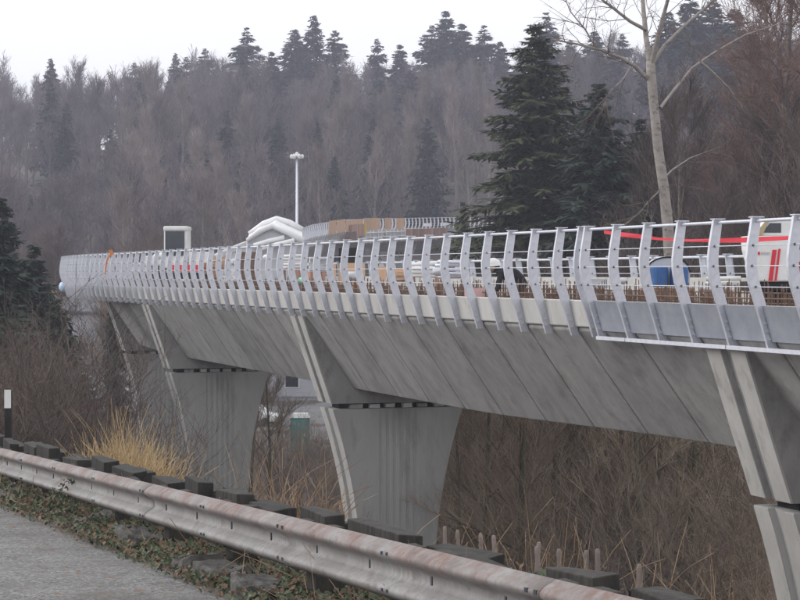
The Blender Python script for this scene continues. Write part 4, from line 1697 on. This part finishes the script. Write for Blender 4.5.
stack('pipe_stack', 425, 52, 262, 34, M['white'], 'white plastic pipes on trestles left of the bending person', 'pipes', 4)
stack('pipe_stack', 452, 50, 259, 30, M['galv'], 'grey steel pipes on trestles beside the white plastic pipes', 'pipes', 5)
stack('board_pile', 402, 54, 268, 22, M['plywood'], 'orange boards piled on trestles right of the leaning plywood', 'boards', 4, False)
stack('board_pile', 222, 74, 256, 20, M['plywood'], 'tan boards piled on trestles between the truck and the shelter', 'boards', 5, False)
stack('board_pile', 316, 64, 256, 18, M['grey_tarp'], 'pale grey boards piled on trestles right of the shelter', 'boards', 5, False)
stack('pipe_stack', 290, 66, 254, 22, M['white'], 'white pipes on trestles under the front of the shelter', 'pipes', 5)
stack('board_pile', 590, 40.5, 278, 26, M['grey_tarp'], 'grey boards on trestles behind the doubled railing post', 'boards', 3, False)
stack('pipe_stack', 720, 38.5, 276, 34, M['white'], 'white pipes on trestles between the blue drums and the machine', 'pipes', 3)
stack('board_pile', 140, 82, 262, 22, M['white_tarp'], 'white boards piled on trestles near the orange tape', 'boards', 5, False)
stack('board_pile', 208, 80, 262, 16, M['formwork'], 'brown boards piled on trestles beside the red flatbed', 'boards', 5, False)
def bag(name, px, py, rpx, d, m, label, cat='bag', sq=.75, seed=0):
    rg = random.Random(seed + px)
    r = rpx / F * d
    p = at(px, d, py=py)
    mb = MB()
    rings = []
    for i in range(7):
        t = i / 6
        rr = r * (math.sin(math.pi * (.08 + .84 * t)) ** .6)
        rings.append([(rr * math.cos(a) * rg.uniform(.82, 1.15), rr * math.sin(a) * rg.uniform(.82, 1.15), r * sq * (2 * t)) for a in [2 * math.pi * k / 11 for k in range(11)]])
    mb.loft(rings)
    o = mb.build(name, m, smooth=True)
    o.location = p - Vector((0, 0, r * sq))
    return tag(o, label, cat)
bag('tarp_heap', 160, 256, 7, 84, M['white_tarp'], 'white tarpaulin heap in front of the truck bonnet', 'tarpaulin', .5)
bag('tarp_heap', 236, 262, 6, 72, M['grey_tarp'], 'grey tarpaulin heap left of the rusty rebar cage', 'tarpaulin', .6)
bag('tarp_heap', 352, 276, 9, 56, M['grey_tarp'], 'grey tarpaulin heap between the two upright plywood sheets', 'tarpaulin', .5)
bag('tarp_heap', 440, 272, 9, 48, M['house_wall'], 'pale tarpaulin heap below the pipe stacks', 'tarpaulin', .45)
bag('tarp_heap', 620, 281, 8, 40, M['house_wall'], 'pale tarpaulin heap left of the blue drums', 'tarpaulin', .45)
bag('site_bag', 303, 281, 6.5, 60, M['mint'], 'mint green plastic bundle on the deck below the shelter', 'bundle', .55)
bag('site_bag', 267, 257, 4.5, 66, M['white_tarp'], 'small white bundle behind the railing under the shelter', 'bundle', .55)
bag('site_bag', 543, 300, 4.2, 42, M['white_tarp'], 'crumpled white bag on the rebar right of the bending person', 'bag', .7)
bag('site_bag', 587, 296, 4.0, 40.5, M['white_tarp'], 'square white paint pail behind the doubled railing post', 'pail', .95)
# blue plastic caught outside the railing at the bend, orange tape at a post
o = bag('plastic_wrap', 63, 287, 4.5, 101, M['pale_blue'], 'pale blue plastic wrap bulging outside the railing at the bend', 'plastic wrap', 1.1)
mb = MB()
a = at(113, 80.6, py=250)
rows = []
for i, (dx, dz) in enumerate(((0, .0), (.05, -.16), (.0, -.22), (-.09, -.3), (-.16, -.5), (-.2, -.85), (-.22, -1.0))):
    ww = (.08, .075, .05, .035, .03, .025, .015)[i]
    rows.append([a + Vector((dx - .1 - ww, -.02, dz)), a + Vector((dx - .1 + ww, -.02, dz)), a + Vector((dx - .1 + ww, .01, dz)), a + Vector((dx - .1 - ww, .01, dz))])
mb.loft(rows)
tag(mb.build('orange_tape', M['orange']), 'orange marking tape knotted to the railing near the bend', 'tape')

# far climb: plywood hoarding on the curb, stained formwork on the fascia, boxes
def on_curb(name, s0, s1, z0, z1, w, m, label, cat, group, th=.04):
    mb = MB()
    c = bp((s0 + s1) / 2, w, z0)
    mb.loft([[bp(s, w, z0) - c, bp(s, w + th, z0) - c, bp(s, w + th, z1) - c, bp(s, w, z1) - c] for s in (s0, (s0 + s1) / 2, s1)])
    o = mb.build(name, m)
    o.location = c
    return tag(o, label, cat, group)
def s_at(px):           # station on the far climb for a photo column
    best, bs = 1e9, 0
    s = 110.
    while s < 222:
        q, h, z = path(s)
        q = Vector((q.x + math.cos(h) * W, q.y + math.sin(h) * W))
        e = abs(400 + F * q.x / q.y - px)
        if e < best:
            best, bs = e, s
        s += .5
    return bs
rg = random.Random(2)
hoard = empty('hoarding', bp(s_at(365), W + .1, -.5))
tag(hoard, 'tan plywood hoarding of upright panels along the far climb of the guideway', 'hoarding')
bpy.context.view_layer.update()
for a, b in ((327, 334), (334.6, 343), (344, 353), (353.6, 361), (361.6, 369), (369.6, 378), (383, 390), (394.5, 403)):
    o = on_curb('plywood_panel', s_at(a), s_at(b), -.45, .86 + rg.uniform(-.05, .14), W + .2, M['plywood'], None, None, None)
    o.parent = hoard
    o.location = o.location - hoard.location
for a in range(404, 446, 7):
    on_curb('formwork_panel', s_at(a), s_at(a + 6.4), -2.1, -.55, W + .16, M['formwork'], 'stained rust-brown formwork panel below the far railing', 'formwork', 'formwork panels on the far climb', th=.1)
for a in range(362, 404, 7):
    on_curb('formwork_panel', s_at(a), s_at(a + 6.2), -2.0, -.6, W + .16, M['grey_tarp'], 'pale grey formwork panel between hoarding and brown formwork', 'formwork', 'grey formwork panels on the far climb', th=.1)
mb = MB()
c0 = bp(s_at(380), W + .4, -1.2)
for a in range(355, 404, 4):
    q = s_at(a)
    mb.tube([bp(q, W + .4, -2.1) - c0, bp(q, W + .4, -.5) - c0], .05, 4)
for z in (-1.9, -1.35, -.8):
    mb.tube([bp(s_at(355), W + .4, z) - c0, bp(s_at(380), W + .4, z) - c0, bp(s_at(403), W + .4, z) - c0], .05, 4)
o = mb.build('scaffold', M['white'])
o.location = c0
tag(o, 'white tube scaffold grid hung outside the far climb of the guideway', 'scaffold')
def fbox(px, py, wpx, hpx, d, m, name, label, cat):
    p = at(px, d, py=py + hpx / 2)
    mb = MB()
    mb.box((0, 0, hpx / F * d / 2), (wpx / F * d, .9, hpx / F * d))
    o = mb.build(name, m, bevel=.03)
    o.location = p
    return tag(o, label, cat)
on_curb('board_stack', s_at(346.5), s_at(359), -1.15, .28, W + .34, M['formwork'], 'brown boards stacked against the plywood hoarding on the far climb', 'boards', None, th=.3)
on_curb('board_stack', s_at(341), s_at(349), -1.5, -.5, W + .7, M['rust'], 'dark rust-brown boards hung low in front of the brown board stack', 'boards', None, th=.25)
on_curb('edge_guard', s_at(360), s_at(362.5), -1.0, .35, W + .34, M['yellow'], 'narrow yellow guard at the end of the brown board stack', 'guard', None, th=.2)
fbox(321, 237, 7, 5, 226, M['mint'], 'site_crate', 'green box on the far deck right of the shelter', 'box')
fbox(311, 236, 9, 4, 222, M['pinkish'], 'site_crate', 'pinkish box on the far deck beside the green box', 'box')
fbox(428, 225, 8, 3.5, 262, M['white_tarp'], 'covered_bundle', 'white covered bundle on the far railing curb', 'bundle')
fbox(445, 224.5, 9, 3.5, 266, M['white_tarp'], 'covered_bundle', 'white covered bundle at the end of the far railing', 'bundle')

# ------------------------------------------------------------------ lamp mast behind the bridge
def mast():
    d = 215.0
    x = (297 - 400) / F * d
    gz = ground_z(x, d) - .3
    e = empty('lamp_mast', (x, d, gz))
    tag(e, 'tall grey steel lamp mast with a ring of floodlights against the wood', 'lamp post')
    top = (274 - 156) / F * d - gz
    mb = MB()
    mb.tube([(0, 0, 0), (0, 0, top)], [.22, .11], 10)
    mb.build('pole', M['galv'], e, smooth=True)
    mb = MB()
    mb.tube([(0, 0, top - .15), (0, 0, top), (0, 0, top + .1)], [.5, .55, .3], 14)
    mb.build('crown_ring', M['galv'], e)
    for k in range(6):
        a = k * math.pi / 3
        mb = MB()
        mb.tube([(math.cos(a) * .5, math.sin(a) * .5, top - .22), (math.cos(a) * .62, math.sin(a) * .62, top - .02), (math.cos(a) * .55, math.sin(a) * .55, top + .18)], [.2, .17, .08], 8)
        mb.build('floodlight', M['white'], e)
    mb = MB()
    mb.tube([(0, 0, top + .1), (0, 0, top + .32), (0, 0, top + .42)], [.2, .18, .05], 10)
    mb.build('cap', M['white'], e)
mast()

# ------------------------------------------------------------------ valley: houses, parked vehicles, portable toilet
LZ = -10.615
def house(px, d, wid, dep, wall_h, roof_h, label, wallm, n_win=3, rz=.0):
    x = (px - 400) / F * d
    gz = min(ground_z(x, d), LZ) - .1
    e = empty('house', (x, d, gz), rz)
    tag(e, label, 'house')
    mb = MB()
    mb.box((0, 0, wall_h / 2), (wid, dep, wall_h))
    mb.build('wall', wallm, e)
    for k in range(int(wall_h / .45)):
        mb = MB()
        mb.box((0, -dep / 2 - .012, .3 + k * .45), (wid - .02, .02, .40))
        mb.build('siding_board', wallm, e)
    mb = MB()
    a, b = wid / 2 + .4, dep / 2 + .4
    mb.add([(-a, -b, wall_h), (a, -b, wall_h), (a, b, wall_h), (-a, b, wall_h), (-a, 0, wall_h + roof_h), (a, 0, wall_h + roof_h),
            (-a, -b, wall_h - .15), (a, -b, wall_h - .15), (a, b, wall_h - .15), (-a, b, wall_h - .15)],
           [(0, 1, 5, 4), (3, 4, 5, 2), (0, 4, 3), (1, 2, 5), (6, 7, 1, 0), (8, 9, 3, 2), (9, 6, 0, 3), (7, 8, 2, 1), (9, 8, 7, 6)])
    mb.build('roof', M['house_roof'], e)
    for row in range(2 if wall_h > 4 else 1):
        for k in range(n_win):
            cx = -wid / 2 + wid * (k + .5) / n_win
            cz = 1.6 + row * 2.7
            mb = MB()
            mb.box((cx, -dep / 2 - .04, cz), (1.3, .06, 1.3))
            wi = mb.build('window', M['white'], e)
            mb = MB()
            mb.box((cx, -dep / 2 - .075, cz), (1.1, .02, 1.1))
            mb.build('pane', M['glass'], wi)
    return e
house(84, 176, 8, 7, 7.6, 1.2, 'pale two-storey house seen under the bridge bend between evergreens', M['house_wall'], 3, .1)
house(262, 178, 22, 9, 4.6, 1.6, 'long pale building seen between the two middle piers', M['house_wall'], 7, -.05)
def car(px, d, m, label, rz=0., name='parked_car', van=False):
    x = (px - 400) / F * d
    e = empty(name, (x, d, LZ), rz)
    tag(e, label, 'van' if van else 'car')
    L, Wd = (4.9, 1.9) if van else (4.3, 1.75)
    if van:
        prof_ = [(-L / 2, .35), (L / 2, .35), (L / 2, 1.0), (L / 2 - .9, 1.15), (L / 2 - 1.5, 2.0), (-L / 2, 2.0)]
        win = [(L / 2 - 1.0, 1.2), (L / 2 - 1.5, 1.85), (L / 2 - 2.2, 1.85), (L / 2 - 2.2, 1.2)]
    else:
        prof_ = [(-L / 2, .35), (L / 2, .35), (L / 2, .8), (L / 2 - 1.0, .92), (L / 2 - 1.7, 1.42), (-L / 2 + .9, 1.42), (-L / 2 + .15, .95), (-L / 2, .8)]
        win = [(L / 2 - 1.15, .95), (L / 2 - 1.75, 1.36), (-L / 2 + .95, 1.36), (-L / 2 + .4, .97)]
    mb = MB()
    mb.loft([[(a, -Wd / 2, b) for a, b in prof_], [(a, Wd / 2, b) for a, b in prof_]])
    mb.build('body', m, e, bevel=.08)
    for sy in (-1, 1):
        mb = MB()
        mb.loft([[(a, sy * (Wd / 2 + .004), b) for a, b in win], [(a, sy * (Wd / 2 - .02), b) for a, b in win]])
        mb.build('side_window', M['glass'], e)
        for ax in (-L / 2 + .85, L / 2 - .85):
            mb = MB()
            mb.tube([(ax, sy * (Wd / 2 - .2), .32), (ax, sy * (Wd / 2 + .02), .32)], .32, 16)
            mb.build('wheel', M['black'], e)
    return e
car(80, 150, M['red'], 'red parked car seen low under the bridge bend', .15)
car(127, 150, M['house_wall'], 'pale grey parked van beside the farthest pier', 1.1, 'parked_van', True)
car(252, 140, M['white'], 'white parked car between the two middle piers', -.3)
car(95, 160, M['grey_tarp'], 'grey parked car behind the red car', .1)
def toilet():
    d = 119.5
    x = (300 - 400) / F * d
    e = empty('portable_toilet', (x, d, LZ))
    tag(e, 'teal portable toilet with pale roof between the two middle piers', 'portable toilet')
    mb = MB()
    mb.box((0, 0, 1.05), (1.12, 1.12, 2.0))
    mb.build('cabin', M['teal'], e, bevel=.03)
    mb = MB()
    mb.box((0, -.575, 1.0), (.72, .03, 1.8))
    dr = mb.build('door', M['teal'], e, bevel=.01)
    mb = MB()
    mb.box((.28, -.605, 1.05), (.06, .03, .16))
    mb.build('handle', M['white'], dr)
    mb = MB()
    mb.add([(-.6, -.6, 2.05), (.6, -.6, 2.05), (.6, .6, 2.05), (-.6, .6, 2.05), (-.45, -.45, 2.3), (.45, -.45, 2.3), (.45, .45, 2.3), (-.45, .45, 2.3)],
           [(3, 2, 1, 0), (4, 5, 6, 7), (0, 1, 5, 4), (1, 2, 6, 5), (2, 3, 7, 6), (3, 0, 4, 7)])
    mb.build('roof', M['white'], e)
    for a in range(4):
        mb = MB()
        mb.box((-.45 + a * .3, -.565, 1.05), (.03, .02, 1.9))
        mb.build('rib', M['teal'], e)
toilet()

# ------------------------------------------------------------------ damp winter air
mb = MB()
mb.box((0, 440, 34), (1300, 1040, 96))
hz = mb.build('haze', None)
hz.data.materials.clear()
hm = bpy.data.materials.new('haze')
hm.use_nodes = True
hn = hm.node_tree.nodes
hn.clear()
ho = hn.new('ShaderNodeOutputMaterial')
pv = hn.new('ShaderNodeVolumePrincipled')
pv.inputs['Color'].default_value = (.82, .83, 1.0, 1)
pv.inputs['Density'].default_value = .00064
pv.inputs['Anisotropy'].default_value = .2
hm.node_tree.links.new(pv.outputs[0], ho.inputs['Volume'])
hz.data.materials.append(hm)
tag(hz, kind='stuff')
